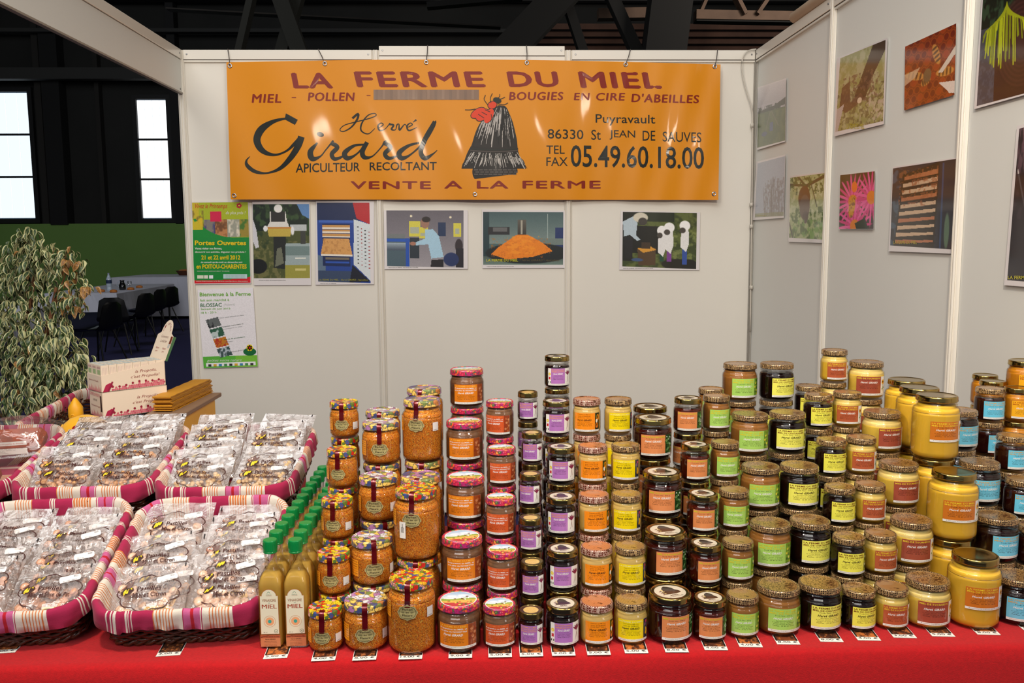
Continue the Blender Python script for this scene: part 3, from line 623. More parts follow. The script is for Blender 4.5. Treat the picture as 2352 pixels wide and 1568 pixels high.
def ex2(p):
    Gn = S(120, 180, 70); Dg = S(30, 110, 60); Gy = S(110, 120, 115)
    def g(x, y): return (453.5+x*(127)+y*14, 664.5+y*181-x*4)
    def tx(t, x0, y0, x1, y1, col, bold=.0, shear=0, sk=-1.5): a = g(x0, y1); b_ = g(x1, y0); p.text(t, a[0], a[1], b_[0], b_[1]+ (x1-x0)*4, col, 3, bold, shear, skew=sk)
    tx('Bienvenue à la Ferme', .03, .035, .96, .085, Gn, .02); tx('fait son marché à', .03, .12, .56, .15, Gn, .01); tx('BLOSSAC', .03, .175, .42, .222, Dg, .01); tx('(Poitiers)', .45, .185, .66, .222, S(200, 205, 200), 0)
    tx('Samedi 30 juin 2012', .03, .235, .57, .262, Gn, .01); tx('18 h - 23 h', .03, .28, .31, .305, Gn, .01)
    for t, x0, y0, x1, y1, s_, bo in (('Faites votre marché sur place', .36, .345, .80, .36, -7, .01), ('Composez votre menu et', .38, .455, .78, .475, -8, .015), ('consommez-le sur place', .39, .49, .75, .503, -7, 0), ('Plus de 30 producteurs', .41, .62, .79, .638, -7, .015), ('de la Vienne', .42, .665, .56, .678, -3, 0), ('Animations gratuites', .44, .785, .78, .80, -7, .01)): tx(t, x0, y0, x1, y1, Gy if 'Plus' not in t else Dg, bo, 0, s_)
    tx('goûtez notre nature', .07, .885, .70, .925, S(235, 240, 225), 0, .2)
    a = g(.86, .77)
    p.ell(a[0], a[1]+7, 15, 9, Dg, 3, 14)
    for k in range(6): q = k*PI/3; p.ell(a[0]+4*math.cos(q), a[1]-2+4*math.sin(q), 4, 4, S(240, 215, 40), 4, 8)
    p.ell(a[0], a[1]-2, 2.6, 2.6, S(200, 60, 20), 5, 8)
    for k in range(9): b0 = g(.09+.095*k, .965); p.rect(b0[0], b0[1]-2.5, b0[0]+7, b0[1]+2.5, S(*((60, 60, 60), (230, 180, 60), (70, 140, 190), (80, 150, 90))[k % 4]), 3)
sheet(q4((90, 820), (578, 803), (622, 1498), (143, 1513)), c.out(KI), q4((92, 822), (576, 805), (620, 1496), (145, 1511)), 'white market poster with green lettering below the green poster', 'poster', extra=ex2, cat='poster')
# photograph A: beekeeper holding a comb frame
c = Cv(100, 130, (70, 80, 40), 11); c.rect(0, 0, 1, .42, (22, 34, 20)); c.noise(12, (60, 85, 45), .55, .15, .8, (0, 0, 1, .42)); c.poly([(.78, 0), (1, 0), (1, .2), (.88, .15)], (90, 130, 180)); c.rect(0, .36, 1, 1, (72, 78, 38)); c.noise(20, (120, 115, 70), .55, .15, .7, (0, .5, 1, 1)); c.noise(10, (40, 55, 25), .6, .1, .8, (0, .36, 1, .6))
c.ell(.08, .84, .16, .1, (15, 15, 15)); c.poly([(0, .2), (.06, .35), (.10, .58), (.04, .6), (0, .5)], (200, 200, 205)); c.rect(.66, .28, .95, .36, (180, 185, 185)); c.rect(.56, .53, 1.01, 1, (150, 165, 165)); c.rect(.56, .57, 1.01, .69, (110, 130, 128)); c.rect(.56, .82, 1.01, 1, (150, 145, 60)); c.rect(.74, .72, .93, .74, (220, 220, 210)); c.rect(.74, .87, .93, .9, (200, 190, 120)); c.rect(.84, .36, .93, .54, (60, 60, 55))
c.poly([(.36, .44), (.58, .44), (.56, .88), (.36, .86)], (32, 34, 30)); c.poly([(.42, .6), (.5, .58), (.54, .8), (.38, .85)], (105, 108, 90)); c.poly([(.3, .1), (.58, .1), (.6, .22), (.66, .34), (.22, .34), (.3, .24)], (215, 212, 205)); c.rect(.32, .1, .57, .235, (45, 42, 40)); c.ell(.45, .06, .075, .055, (228, 226, 222)); c.rect(.25, .31, .68, .33, (190, 130, 60)); c.poly([(.25, .33), (.68, .33), (.66, .44), (.28, .44)], (190, 165, 70)); c.ell(.22, .33, .04, .04, (225, 225, 225)); c.ell(.7, .36, .03, .06, (225, 225, 225))
sheet(q4((570, 45), (1075, 50), (1088, 782), (585, 784)), c.out(KI), q4((575, 72), (1070, 70), (1078, 720), (585, 722)), 'photo of a beekeeper in a white hood holding a comb, next to the green poster', extra=lambda p: p.text('VISITE DE LA FERME : LES RUCHES EN PRODUCTION', 594, 644.5, 656, 642.5, S(60, 60, 60), 3))
# photograph B: blue pollen trap with drawers
c = Cv(95, 135, (30, 62, 140), 12); c.rect(0, 0, 1, .22, (22, 35, 75)); c.poly([(.68, 0), (1, 0), (1, .27), (.75, .2)], (175, 32, 38)); c.poly([(0, .66), (.15, .70), (.15, 1), (0, 1)], (90, 110, 130)); c.rect(.03, .22, .68, .25, (60, 95, 175)); c.rect(.1, .27, .62, .8, (18, 35, 80)); c.rect(0, .86, .7, 1, (50, 66, 95))
for k in range(3): c.rect(.1, .285+.055*k, .62, .31+.055*k, (190, 140, 80)); c.rect(.1, .31+.055*k, .62, .33+.055*k, (225, 215, 200))
c.poly([(.12, .45), (.6, .45), (.66, .65), (.06, .65)], (205, 150, 85)); c.poly([(.06, .65), (.66, .65), (.66, .672), (.06, .672)], (225, 218, 205)); c.noise(30, (170, 115, 60), .62, .1, .6, (.1, .46, .62, .65)); c.rect(.15, .69, .6, .72, (110, 100, 85)); c.rect(.15, .74, .6, .76, (40, 80, 170))
c.poly([(.70, .21), (1, .27), (1, .97), (.68, .77)], (205, 212, 215))
for i in range(4):
    for j in range(11): c.rect(.76+.07*i, .30+.045*j+.02*i, .785+.07*i, .312+.045*j+.02*i, (160, 60, 60) if i % 2 else (60, 60, 60))
c.poly([(.66, .78), (1, .98), (.6, 1)], (15, 20, 35))
sheet(q4((1130, 45), (1640, 45), (1640, 776), (1126, 780)), c.out(KI), q4((1138, 58), (1600, 58), (1610, 765), (1150, 750)), 'photo of a blue cabinet with honey coloured trays, left of the wall post', extra=lambda p: (p.text('LA FERME DU MIEL - Hervé GIRARD - Apiculteur', 733, 645.5, 846, 640.5, S(170, 165, 30), 3), p.text('VISITE DE LA FERME', 735, 651.5, 772, 650, S(60, 60, 60), 3)))
# photograph C: man in a pale pullover at a machine
c = Cv(130, 95, (122, 118, 125), 13); c.grad(0, 1, (95, 90, 98), (150, 145, 150)); c.rect(0, .5, .27, 1, (70, 90, 100)); c.rect(0, .51, .3, .56, (30, 80, 170)); c.rect(.25, .5, .29, 1, (30, 75, 165)); c.grad(.58, .72, (150, 165, 175), (60, 70, 85), 0, .25); c.rect(0, .42, .24, .5, (110, 115, 115)); c.rect(.3, .48, .42, .85, (35, 45, 55))
for x0, y0, x1, y1 in ((.29, .19, .44, .46), (.42, .3, .54, .5), (.87, .22, .97, .46)): c.rect(x0, y0, x1, y1, (205, 195, 70)); c.rect(x0+.02, y0+.1, x1-.02, y1-.05, (165, 170, 150))
c.rect(.67, .21, .77, .45, (25, 45, 80)); c.ell(.94, .62, .05, .12, (45, 35, 40)); c.rect(.9, .66, 1, 1, (30, 25, 35)); c.ell(.84, .86, .1, .12, (30, 45, 90))
c.poly([(.58, .88), (.74, .86), (.74, 1), (.57, 1)], (25, 22, 28)); c.poly([(.50, .34), (.60, .33), (.68, .45), (.74, .82), (.58, .85), (.54, .6), (.38, .62), (.37, .57), (.5, .5)], (160, 195, 215)); c.ell(.5, .22, .055, .1, (150, 110, 90)); c.ell(.515, .16, .055, .05, (30, 22, 20)); c.ell(.34, .59, .04, .035, (160, 110, 90)); c.ell(.32, .1, .015, .02, (240, 225, 190)); c.ell(.83, .12, .015, .02, (240, 225, 190))
sheet(q5((58, 60), (573, 60), (573, 421), (62, 423)), c.out(KI), q5((73, 62), (547, 62), (547, 413), (78, 403)), 'photo of a man in a pale blue pullover, right of the first wall post', extra=lambda p: p.text('VISITE DE LA FERME : SECHAGE DU POLLEN', 892, 615, 960, 613, S(60, 60, 60), 3))
# photograph D: heap of orange pollen
c = Cv(130, 88, (70, 95, 95), 14); c.grad(0, .6, (60, 85, 88), (120, 135, 130)); c.rect(0, 0, .08, 1, (30, 55, 60)); c.rect(.06, .28, .33, .43, (35, 35, 38)); c.rect(.12, .29, .3, .38, (95, 95, 95)); c.rect(.8, .03, .81, .5, (150, 165, 160)); c.rect(.9, .3, 1, .7, (25, 45, 95)); c.rect(.66, .5, 1, .62, (105, 120, 115)); c.grad(.84, 1, (70, 85, 80), (105, 125, 115)); c.ell(.55, .78, .52, .2, (20, 28, 30)); c.poly([(.41, .44), (.49, .42), (.57, .44), (.74, .58), (.87, .74), (.62, .85), (.3, .9), (.1, .8), (.18, .68)], (225, 125, 15)); c.noise(18, (245, 150, 30), .55, .2, .6, (.3, .46, .7, .8)); c.noise(30, (190, 95, 10), .66, .1, .5, (.1, .5, .85, .9)); c.grad(.15, .43, (90, 85, 75), (50, 45, 40), .43, .54); c.rect(.47, .16, .49, .42, (160, 155, 140))
sheet(q5((660, 55), (1170, 63), (1168, 415), (662, 417)), c.out(KI), q5((667, 70), (1160, 72), (1158, 395), (668, 395)), 'photo of an orange pollen heap, between the two middle posts', extra=lambda p: (p.text('LA FERME DU MIEL', 1117, 600.5, 1190, 594.5, S(200, 195, 30), 3, .02), p.text('- Hervé GIRARD - Apiculteur', 1194, 601, 1286, 595, S(95, 80, 45), 3, 0, .3), p.text('UNE JOURNEE DE RECOLTE DE POLLEN', 1118, 613, 1180, 611, S(60, 60, 60), 3)))
# photograph E: beekeepers with children
c = Cv(125, 95, (88, 98, 48), 15); c.noise(9, (50, 62, 28), .5, .2, .9); c.rect(.15, .0, .7, .17, (30, 40, 22)); c.rect(0, .0, .2, .4, (22, 25, 20)); c.rect(.12, .25, .5, .75, (18, 20, 16)); c.rect(0, .4, .14, .9, (25, 26, 24)); c.noise(14, (130, 140, 80), .6, .1, .6, (.6, .2, 1, .9)); c.ell(.75, .93, .22, .1, (30, 28, 20)); c.ell(.9, .93, .12, .1, (22, 22, 18))
c.poly([(0, .18), (.14, .08), (.2, .2), (.18, .42), (.24, .5), (.2, .53), (.1, .42), (.02, .45)], (175, 190, 200)); c.ell(.24, .1, .1, .09, (205, 198, 180)); c.ell(.27, .17, .06, .07, (60, 55, 50)); c.poly([(.02, .45), (.14, .45), (.13, .85), (.04, .85)], (28, 28, 32)); c.poly([(.2, .66), (.45, .64), (.45, .96), (.22, .97)], (78, 58, 36)); c.poly([(.2, .66), (.38, .62), (.46, .68), (.28, .74)], (205, 145, 50)); c.rect(.26, .55, .38, .66, (60, 45, 30)); c.ell(.2, .87, .08, .03, (60, 80, 120))
for cx, w_, y0, col in ((.53, .09, .30, (30, 70, 50)), (.63, .10, .24, (120, 60, 140)), (.84, .10, .2, (45, 75, 150))):
    c.rect(cx-w_*.32, y0+.32, cx+w_*.32, .93 if cx > .8 else .88, col); c.poly([(cx-w_*.5, y0+.1), (cx+w_*.5, y0+.08), (cx+w_*.6, y0+.35), (cx+w_*.2, y0+.5), (cx-w_*.55, y0+.42)], (222, 220, 218)); c.ell(cx, y0+.03, w_*.72, .09, (235, 232, 230)); c.ell(cx-w_*.3, y0+.115, w_*.42, .05, (70, 64, 58))
sheet(q5((1512, 63), (2000, 72), (1995, 428), (1503, 426)), c.out(KI), q5((1525, 70), (1980, 78), (1975, 422), (1522, 405)), 'photo of a beekeeper with children in white hoods, right of the third post', extra=lambda p: p.text('VISITE DE LA FERME : DES ENFANTS EN APICULTEURS', 1431, 617, 1500, 615, S(60, 60, 60), 3))
# right wall
def cap(x0, y0, x1, y1): return lambda p: p.text('LA FERME DU MIEL', x0, y0, x1, y1, S(185, 175, 35), 3)
c = Cv(50, 110, (175, 172, 180), 21); c.grad(.0, .3, (200, 196, 200), (170, 168, 175)); c.poly([(0, .42), (.3, .38), (.6, .37), (1, .28), (1, .4), (0, .48)], (45, 55, 50)); c.noise(14, (40, 50, 45), .5, .2, 1, (0, .34, 1, .46)); c.rect(0, .44, 1, 1, (75, 92, 60)); c.noise(10, (95, 108, 68), .5, .2, .7, (0, .46, 1, 1)); c.line(.45, .45, .3, .75, .01, (110, 110, 95)); c.line(.5, .45, .75, .72, .01, (110, 110, 95)); c.rect(.44, .64, .56, .78, (75, 90, 125)); c.ell(.25, .8, .1, .04, (70, 80, 110))
sheet(q6((90, 450), (237, 402), (233, 728), (86, 772)), c.out(KI), q6((92, 455), (235, 408), (231, 722), (88, 760)), 'photo of a green field under a pale sky, upper left on the right wall', wall='right')
c = Cv(55, 100, (160, 165, 178), 22); c.noise(26, (105, 95, 92), .5, .2, .0); 
for k in range(26): 
    x = .3+.65*random.random(); c.line(x, 1, x+random.uniform(-.12, .12), .3+.4*random.random(), .008, (105, 92, 90), .7)
c.noise(22, (115, 105, 105), .52, .15, .7, (.3, .35, 1, 1)); c.rect(0, .93, 1, 1, (120, 120, 70), .6)
sheet(q6((84, 832), (233, 795), (225, 1120), (64, 1133)), c.out(KI), q6((90, 840), (230, 803), (223, 1110), (76, 1118)), 'photo of bare winter trees, below the green field photo', wall='right', extra=cap(1736, 496, 1760, 494))
c = Cv(70, 110, (160, 170, 120), 23); c.noise(10, (70, 95, 40), .5, .15, .9, (0, .5, 1, 1)); c.noise(16, (190, 195, 160), .52, .12, .8, (0, .1, 1, .7)); c.line(0, .12, .5, .16, .04, (60, 55, 35)); c.line(.5, .16, 1, .04, .05, (60, 55, 35)); c.line(.25, .02, .5, .2, .03, (60, 60, 35)); c.line(.6, .12, .8, .5, .015, (60, 65, 40)); c.noise(20, (60, 85, 35), .58, .1, .9, (0, 0, 1, .3)); c.ell(.42, .36, .17, .2, (85, 55, 32)); c.ell(.44, .5, .15, .2, (95, 78, 68)); c.ell(.47, .66, .08, .1, (85, 70, 62)); c.noise(14, (110, 150, 70), .58, .1, .8, (.1, .7, 1, 1)); c.line(0, .75, .1, 1, .02, (50, 45, 35))
sheet(q6((258, 905), (438, 884), (427, 1250), (248, 1243)), c.out(KI), q6((258, 914), (436, 890), (423, 1232), (252, 1222)), 'photo of a bee swarm hanging in a leafy tree, left of the second post', wall='right')
c = Cv(90, 120, (140, 140, 85), 24); c.noise(12, (170, 165, 130), .5, .2, .8); c.noise(24, (90, 85, 55), .55, .12, .8, (0, .5, 1, 1)); c.noise(20, (185, 165, 150), .62, .1, .8, (.5, .6, 1, 1)); c.poly([(.72, 0), (1, 0), (1, .12), (.72, .42), (.6, .66), (.36, .6), (.5, .35)], (62, 46, 36)); c.poly([(.08, .42), (.25, .36), (.28, .66), (.5, .56), (.58, .66), (.2, .78), (.05, .7)], (88, 62, 48)); c.noise(26, (105, 80, 62), .58, .1, .8, (.1, .3, .9, .7)); c.poly([(0, .7), (.15, .65), (.05, 1), (0, 1)], (180, 165, 160)); c.ell(.48, .66, .05, .04, (215, 190, 160))
sheet(q6((497, 300), (758, 193), (740, 638), (484, 702)), c.out(KI), q6((515, 300), (748, 205), (735, 622), (490, 678)), 'photo of a swarm on a leaning tree trunk, right of the second post', wall='right', extra=cap(1945, 296, 1985, 284))
c = Cv(96, 110, (120, 45, 15), 25)
for j in range(9):
    for i in range(9):
        x = (i+.5*(j % 2))/8; y = j/8; c.ell(x, y, .062, .062, (150, 65, 20)); c.ell(x, y, .047, .05, (105, 30, 12) if (i+j) % 3 else (150, 55, 18))
for cx, cy, ro, L_ in ((.62, .32, 1.2, .17), (.2, .52, .35, .2), (.8, .62, .1, .18), (.42, .66, -.3, .1)):
    c.ell(cx, cy, L_, .065, (190, 130, 60), 1, ro); 
    for s_ in (-.6, -.2, .2, .6): c.ell(cx+math.cos(ro)*L_*s_, cy+math.sin(ro)*L_*s_, .018, .06, (95, 60, 30), 1, ro)
c.ell(.45, .58, .08, .1, (110, 85, 55)); c.poly([(.66, .6), (1, .3), (1, .42), (.75, .62)], (205, 190, 175)); c.poly([(.68, .75), (1, .8), (1, .97), (.9, .95)], (215, 200, 190)); c.poly([(0, .45), (.3, .42), (.2, .55), (0, .62)], (200, 170, 140), .8)
sheet(q6((849, 240), (1112, 120), (1102, 488), (844, 568)), c.out(KI), q6((849, 240), (1112, 120), (1102, 488), (844, 568)), 'close-up photo of bees on orange comb, upper row near the third post', wall='right')
c = Cv(80, 105, (50, 30, 20), 26)
for cx, cy in ((.38, .5), (.92, .45), (.45, .95)):
    for k in range(22): a = k*2*PI/22+cx*3; c.ell(cx+.26*math.cos(a), cy+.26*math.sin(a), .25, .028, (205, 45, 120) if k % 2 else (225, 80, 150), 1, a)
    c.ell(cx, cy, .13, .12, (215, 120, 30))
c.ell(.36, .6, .09, .2, (200, 140, 30), 1, .2); c.noise(30, (110, 60, 15), .6, .1, .8, (.27, .4, .45, .8)); c.ell(.42, .24, .08, .1, (230, 110, 30)); c.rect(0, 0, .3, .12, (35, 35, 15)); c.poly([(.45, .9), (.75, .8), (.85, 1), (.5, 1)], (25, 40, 25))
sheet(q6((515, 900), (693, 877), (686, 1179), (508, 1179)), c.out(KI), q6((515, 901), (692, 881), (685, 1177), (509, 1177)), 'photo of a bee on a pink flower, lower row right of the second post', wall='right')
c = Cv(110, 130, (25, 32, 45), 27); c.noise(8, (60, 85, 105), .62, .1, .8, (0, 0, .3, 1)); c.poly([(.16, .1), (.72, 0), (.68, 1), (.05, 1)], (20, 16, 14))
for k in range(10):
    y = .1+.088*k; c.poly([(.18-.012*k, y+.03), (.7-.004*k, y-.02+.004*k), (.7-.004*k, y+.038), (.18-.012*k, y+.082)], (195, 165, 135) if k % 3 else (170, 105, 70))
c.noise(26, (150, 85, 50), .58, .1, .7, (.1, .05, .7, .5)); c.rect(.76, .02, .79, 1, (35, 60, 95)); c.ell(.87, .8, .04, .2, (80, 105, 85))
for k in range(10): c.line(.12, .185+.088*k, .7, .145+.088*k, .012, (15, 12, 12))
sheet(q6((786, 858), (1127, 808), (1102, 1305), (763, 1292)), c.out(KI), q6((787, 866), (1122, 815), (1100, 1283), (772, 1262)), 'photo of white capped combs in a hive, lower row left of the third post', wall='right', extra=cap(2052, 560, 2106, 553))
c = Cv(120, 130, (18, 26, 18), 28); c.noise(10, (50, 75, 50), .55, .15, .8, (0, 0, 1, .5)); c.noise(9, (170, 185, 190), .68, .06, .9, (.5, 0, 1, .3)); c.rect(0, .35, .3, 1, (60, 62, 72)); c.noise(20, (80, 82, 95), .55, .15, .7, (0, .35, .35, 1)); c.poly([(.3, .65), (1, .5), (1, 1), (.3, 1)], (52, 30, 28))
for k in range(14): c.ell(.8, .55, .5-.03*k, .4-.02*k, (72, 42, 38) if k % 2 else (45, 25, 24), .6)
rg = random.Random(8)
for k in range(60):
    a = rg.uniform(-1, 1); x0 = .5+.04*a; y0 = .18+.1*abs(a); x1 = .5+.46*a; y1 = .38+.42*rg.random()*(1-.5*abs(a)); xm = .5+.42*a
    c.line(x0, y0, xm, y0+.10, .016, (150, 158, 25)); c.line(xm, y0+.10, x1, y1, .02, (175, 185, 30) if k % 2 else (130, 140, 20))
sheet(q6((1247, -60), (1500, -150), (1500, 478), (1203, 562)), c.out(KI), q6((1252, -50), (1500, -138), (1500, 470), (1217, 545)), 'large photo of a hanging yellow flower plant, right of the third post', wall='right')
c = Cv(100, 130, (30, 28, 40), 29); c.poly([(.1, 0), (1, 0), (1, .9), (.55, .75), (.3, .5), (.2, .3)], (120, 92, 100)); c.noise(14, (95, 70, 82), .5, .15, .8, (0, 0, 1, .6)); c.line(.05, .28, .45, .75, .02, (190, 180, 175)); c.rect(0, .3, .3, 1, (22, 20, 30), .7); c.rect(.0, .85, 1, 1, (25, 24, 36))
sheet(q6((1424, 648), (1640, 590), (1640, 1490), (1357, 1466)), c.out(KI), q6((1436, 662), (1640, 605), (1640, 1462), (1374, 1440)), 'large dark photo at the right picture edge above the amber jars', wall='right', extra=lambda p: p.text('LA FERME DU MIEL', 2315, 641, 2400, 633, S(190, 180, 35), 3, .02))
# ------------------------------------------------------------------ the counter
TZ = .72; TF = 1.536
def trestle(x0, x1, y0, y1, lb):
    t = empty('trestle_table', ((x0+x1)/2, (y0+y1)/2, 0), label=lb, cat='table'); W_ = (x1-x0)/2; L_ = (y1-y0)/2
    b = MB(); b.box((-W_, -L_, .685), (W_, L_, .7155)); b.build('table_top', mat('plywood', S(150, 120, 85), rough=.7), t)
    for x in (-W_+.1, W_-.1):
        for y in (-L_+.08, L_-.08): b = MB(); b.tube([(x, y, 0), (x, y, .685)], .018, 8); b.build('leg', M_steel, t)
trestle(-1.60, 1.39, 1.56, 2.29, 'long trestle table under the red cloth'); trestle(-1.53, -.70, 2.33, 3.13, 'rear trestle table behind the baskets')
def cloth(x0, x1, y0, y1, nx, lb, front=True):
    b = MB(); P = []
    if front: rows = [(y1+.008, .45), (y1+.006, TZ-.01)]+[(y1-(y1-y0-.02)*k/10, TZ) for k in range(0, 11)]+[(y0+.006, TZ-.0015), (y0, TZ-.008), (y0-.004, TZ-.03), (y0-.008, TZ-.08), (y0-.012, TZ-.2), (y0-.016, TZ-.4), (y0-.02, .02)]
    else: rows = [(y1+.006, .45), (y1+.004, TZ-.008)]+[(y1-(y1-y0)*k/8, TZ) for k in range(9)]
    for j, (y, z) in enumerate(rows):
        for i in range(nx+1):
            x = x0+(x1-x0)*i/nx; wv = 0
            if z < TZ-.02 and y < (y0+y1)/2: wv = -.010*(1+math.sin(x*9+math.sin(x*3)))*min(1, (TZ-z)*5)
            P.append((x, y+wv, z))
    n = nx+1; b.add(P, [(j*n+i, (j+1)*n+i, (j+1)*n+i+1, j*n+i+1) for j in range(len(rows)-1) for i in range(nx)])
    for xs in (x0, x1): b.add([(xs, y0 if front else y0+.002, TZ), (xs, y1, TZ), (xs, y1, .3), (xs, y0 if front else y0+.002, .3)], [(0, 1, 2, 3)])
    return tag(b.build('tablecloth', M_red, smooth=front), lb, 'tablecloth')
cloth(-1.62, 1.41, TF, 2.305, 150, 'bright red felt cloth over the front counter'); cloth(-1.55, -.68, 2.318, 3.14, 20, 'red felt cloth on the table behind the baskets', False)

# ------------------------------------------------------------------ jars
M_glass = film('jar_glass', base=.03, gain=.55, rough=.035)
CCOL = {}
def content(name, c, rough=.35, noise=None, **k):
    m = mat(name, S(*c), rough=rough, noise=noise, spec=.25, attr=True, **k); CCOL[m] = c; return m
def granules(name):
    m = mat(name, S(200, 110, 20), rough=.75); nt = m.node_tree; L = nt.links.new; bs = nt.nodes['Principled BSDF']
    tc = nt.nodes.new('ShaderNodeTexCoord'); v = nt.nodes.new('ShaderNodeTexVoronoi'); v.inputs['Scale'].default_value = 850
    L(tc.outputs['Object'], v.inputs['Vector']); sp = nt.nodes.new('ShaderNodeSeparateColor'); L(v.outputs['Color'], sp.inputs[0])
    r = nt.nodes.new('ShaderNodeValToRGB'); r.color_ramp.interpolation = 'CONSTANT'; e = r.color_ramp.elements
    e[0].position = 0; e[0].color = S(232, 136, 14); e[1].position = .45; e[1].color = S(206, 98, 10)
    for p, c in ((.62, S(245, 165, 40)), (.78, S(165, 85, 15)), (.88, S(235, 200, 90)), (.95, S(110, 65, 20))): q = e.new(p); q.color = c
    L(sp.outputs[0], r.inputs[0]); L(r.outputs[0], bs.inputs['Base Color'])
    bp = nt.nodes.new('ShaderNodeBump'); bp.inputs['Strength'].default_value = .6; bp.inputs['Distance'].default_value = .001; bp.invert = True
    L(v.outputs['Distance'], bp.inputs['Height']); L(bp.outputs[0], bs.inputs['Normal']); return m
M_pol = granules('pollen_granules')
M_c = dict(D=content('hazelnut_cream', (108, 66, 38), noise=(60, .2)), E=content('hazelnut_cream', (120, 76, 46), noise=(60, .2)), F=content('dark_amber_honey', (60, 14, 8), .15), G=content('near_black_honey', (30, 9, 7), .15),
 H=content('orange_cream_honey', (228, 185, 95), noise=(25, .08)), I=content('lemon_cream_honey', (228, 190, 95), noise=(25, .08)), J=content('dark_red_honey', (58, 14, 6), .15), K=content('dark_red_honey', (78, 20, 6), .15),
 L=content('beige_amber_honey', (160, 106, 46), noise=(8, .1)), M=content('beige_amber_honey', (160, 106, 46), noise=(8, .1)), N=content('black_honey', (26, 10, 7), .15), O=content('black_honey', (30, 11, 7), .15),
 P=content('creamy_yellow_honey', (238, 196, 64), noise=(18, .1)), Q=content('creamy_yellow_honey', (238, 202, 82), noise=(18, .12)), R=content('golden_set_honey', (248, 200, 62)), S=content('black_red_honey', (34, 11, 8), .15), T=content('black_red_honey', (52, 16, 8), .15), U=content('amber_honey', (214, 140, 30)))
for k in 'ABC': M_c[k] = M_pol

def lid_mat(name, kind):
    m = mat(name, rough=.3, coat=.5); nt = m.node_tree; L = nt.links.new; bs = nt.nodes['Principled BSDF']
    tc = nt.nodes.new('ShaderNodeTexCoord')
    if kind in ('bright', 'daisy', 'pink'):
        sc = {'bright': 130, 'daisy': 85, 'pink': 190}[kind]
        nz = nt.nodes.new('ShaderNodeTexNoise'); nz.inputs['Scale'].default_value = sc*2.2; nz.inputs['Detail'].default_value = 2; L(tc.outputs['Object'], nz.inputs['Vector'])
        vm = nt.nodes.new('ShaderNodeVectorMath'); vm.operation = 'MULTIPLY_ADD'; L(nz.outputs['Color'], vm.inputs[0]); vm.inputs[1].default_value = (.9/sc,)*3; L(tc.outputs['Object'], vm.inputs[2])
        v = nt.nodes.new('ShaderNodeTexVoronoi'); v.inputs['Scale'].default_value = sc; L(vm.outputs[0], v.inputs['Vector'])
        w = nt.nodes.new('ShaderNodeTexVoronoi'); w.feature = 'DISTANCE_TO_EDGE'; w.inputs['Scale'].default_value = sc; L(vm.outputs[0], w.inputs['Vector'])
        sp = nt.nodes.new('ShaderNodeSeparateColor'); L(v.outputs['Color'], sp.inputs[0]); r = nt.nodes.new('ShaderNodeValToRGB'); r.color_ramp.interpolation = 'CONSTANT'; e = r.color_ramp.elements
        pal = {'bright': ((0, (245, 205, 40)), (.30, (210, 35, 25)), (.52, (240, 170, 30)), (.66, (90, 120, 45)), (.8, (70, 80, 140)), (.9, (235, 160, 150))),
               'daisy': ((0, (176, 122, 172)), (.30, (238, 200, 100)), (.52, (222, 222, 226)), (.66, (64, 74, 122)), (.80, (205, 130, 70)), (.88, (120, 135, 70))),
               'pink': ((0, (210, 40, 80)), (.38, (225, 90, 50)), (.52, (180, 40, 110)), (.72, (240, 150, 60)), (.82, (70, 120, 60)), (.92, (120, 60, 100)))}[kind]
        e[0].position = 0; e[0].color = S(*pal[0][1]); e[1].position = pal[1][0]; e[1].color = S(*pal[1][1])
        for p, c in pal[2:]: q = e.new(p); q.color = S(*c)
        L(sp.outputs[0], r.inputs[0])
        def mixin(fac_sock, lo, hi, a_sock, col, inv=False):
            mr = nt.nodes.new('ShaderNodeMapRange'); mr.inputs['From Min'].default_value = lo; mr.inputs['From Max'].default_value = hi; L(fac_sock, mr.inputs['Value'])
            mx = nt.nodes.new('ShaderNodeMix'); mx.data_type = 'RGBA'; L(mr.outputs[0], mx.inputs[0]); mx.inputs[6].default_value = col; L(a_sock, mx.inputs[7]); return mx.outputs[2]
        edge = {'bright': (55, 85, 40), 'daisy': (90, 90, 70), 'pink': (110, 40, 60)}[kind]
        o1 = mixin(w.outputs['Distance'], .01, .10, r.outputs[0], S(*edge)); ctr = {'bright': (150, 60, 20), 'daisy': (150, 90, 30), 'pink': (235, 140, 120)}[kind]
        o2 = mixin(v.outputs['Distance'], .14, .2, o1, S(*ctr)); L(o2, bs.inputs['Base Color'])
    else:                               # honeycomb prints on gold or rust
        w = nt.nodes.new('ShaderNodeTexVoronoi'); w.feature = 'DISTANCE_TO_EDGE'; w.inputs['Scale'].default_value = {'comb': 290, 'rust': 230}.get(kind, 330); w.inputs['Randomness'].default_value = .4; L(tc.outputs['Object'], w.inputs['Vector'])
        r = nt.nodes.new('ShaderNodeValToRGB'); e = r.color_ramp.elements; a, c = {'comb': ((200, 164, 112), (54, 36, 26)), 'combtop': ((104, 70, 38), (196, 150, 88)), 'rust': ((225, 190, 170), (120, 48, 30)), 'rusttop': ((170, 100, 60), (215, 150, 100))}[kind]
        e[0].position = .06; e[0].color = S(*a); e[1].position = .14; e[1].color = S(*c); L(w.outputs['Distance'], r.inputs[0])
        n = nt.nodes.new('ShaderNodeTexNoise'); n.inputs['Scale'].default_value = 60; L(tc.outputs['Object'], n.inputs['Vector']); mr = nt.nodes.new('ShaderNodeMapRange'); mr.inputs['From Min'].default_value = .60; mr.inputs['From Max'].default_value = .68; L(n.outputs[0], mr.inputs['Value'])
        mx = nt.nodes.new('ShaderNodeMix'); mx.data_type = 'RGBA'; L(mr.outputs[0], mx.inputs[0]); L(r.outputs[0], mx.inputs[6]); mx.inputs[7].default_value = S(95, 55, 30); L(mx.outputs[2], bs.inputs['Base Color'])
        bs.inputs['Metallic'].default_value = .35
    return m
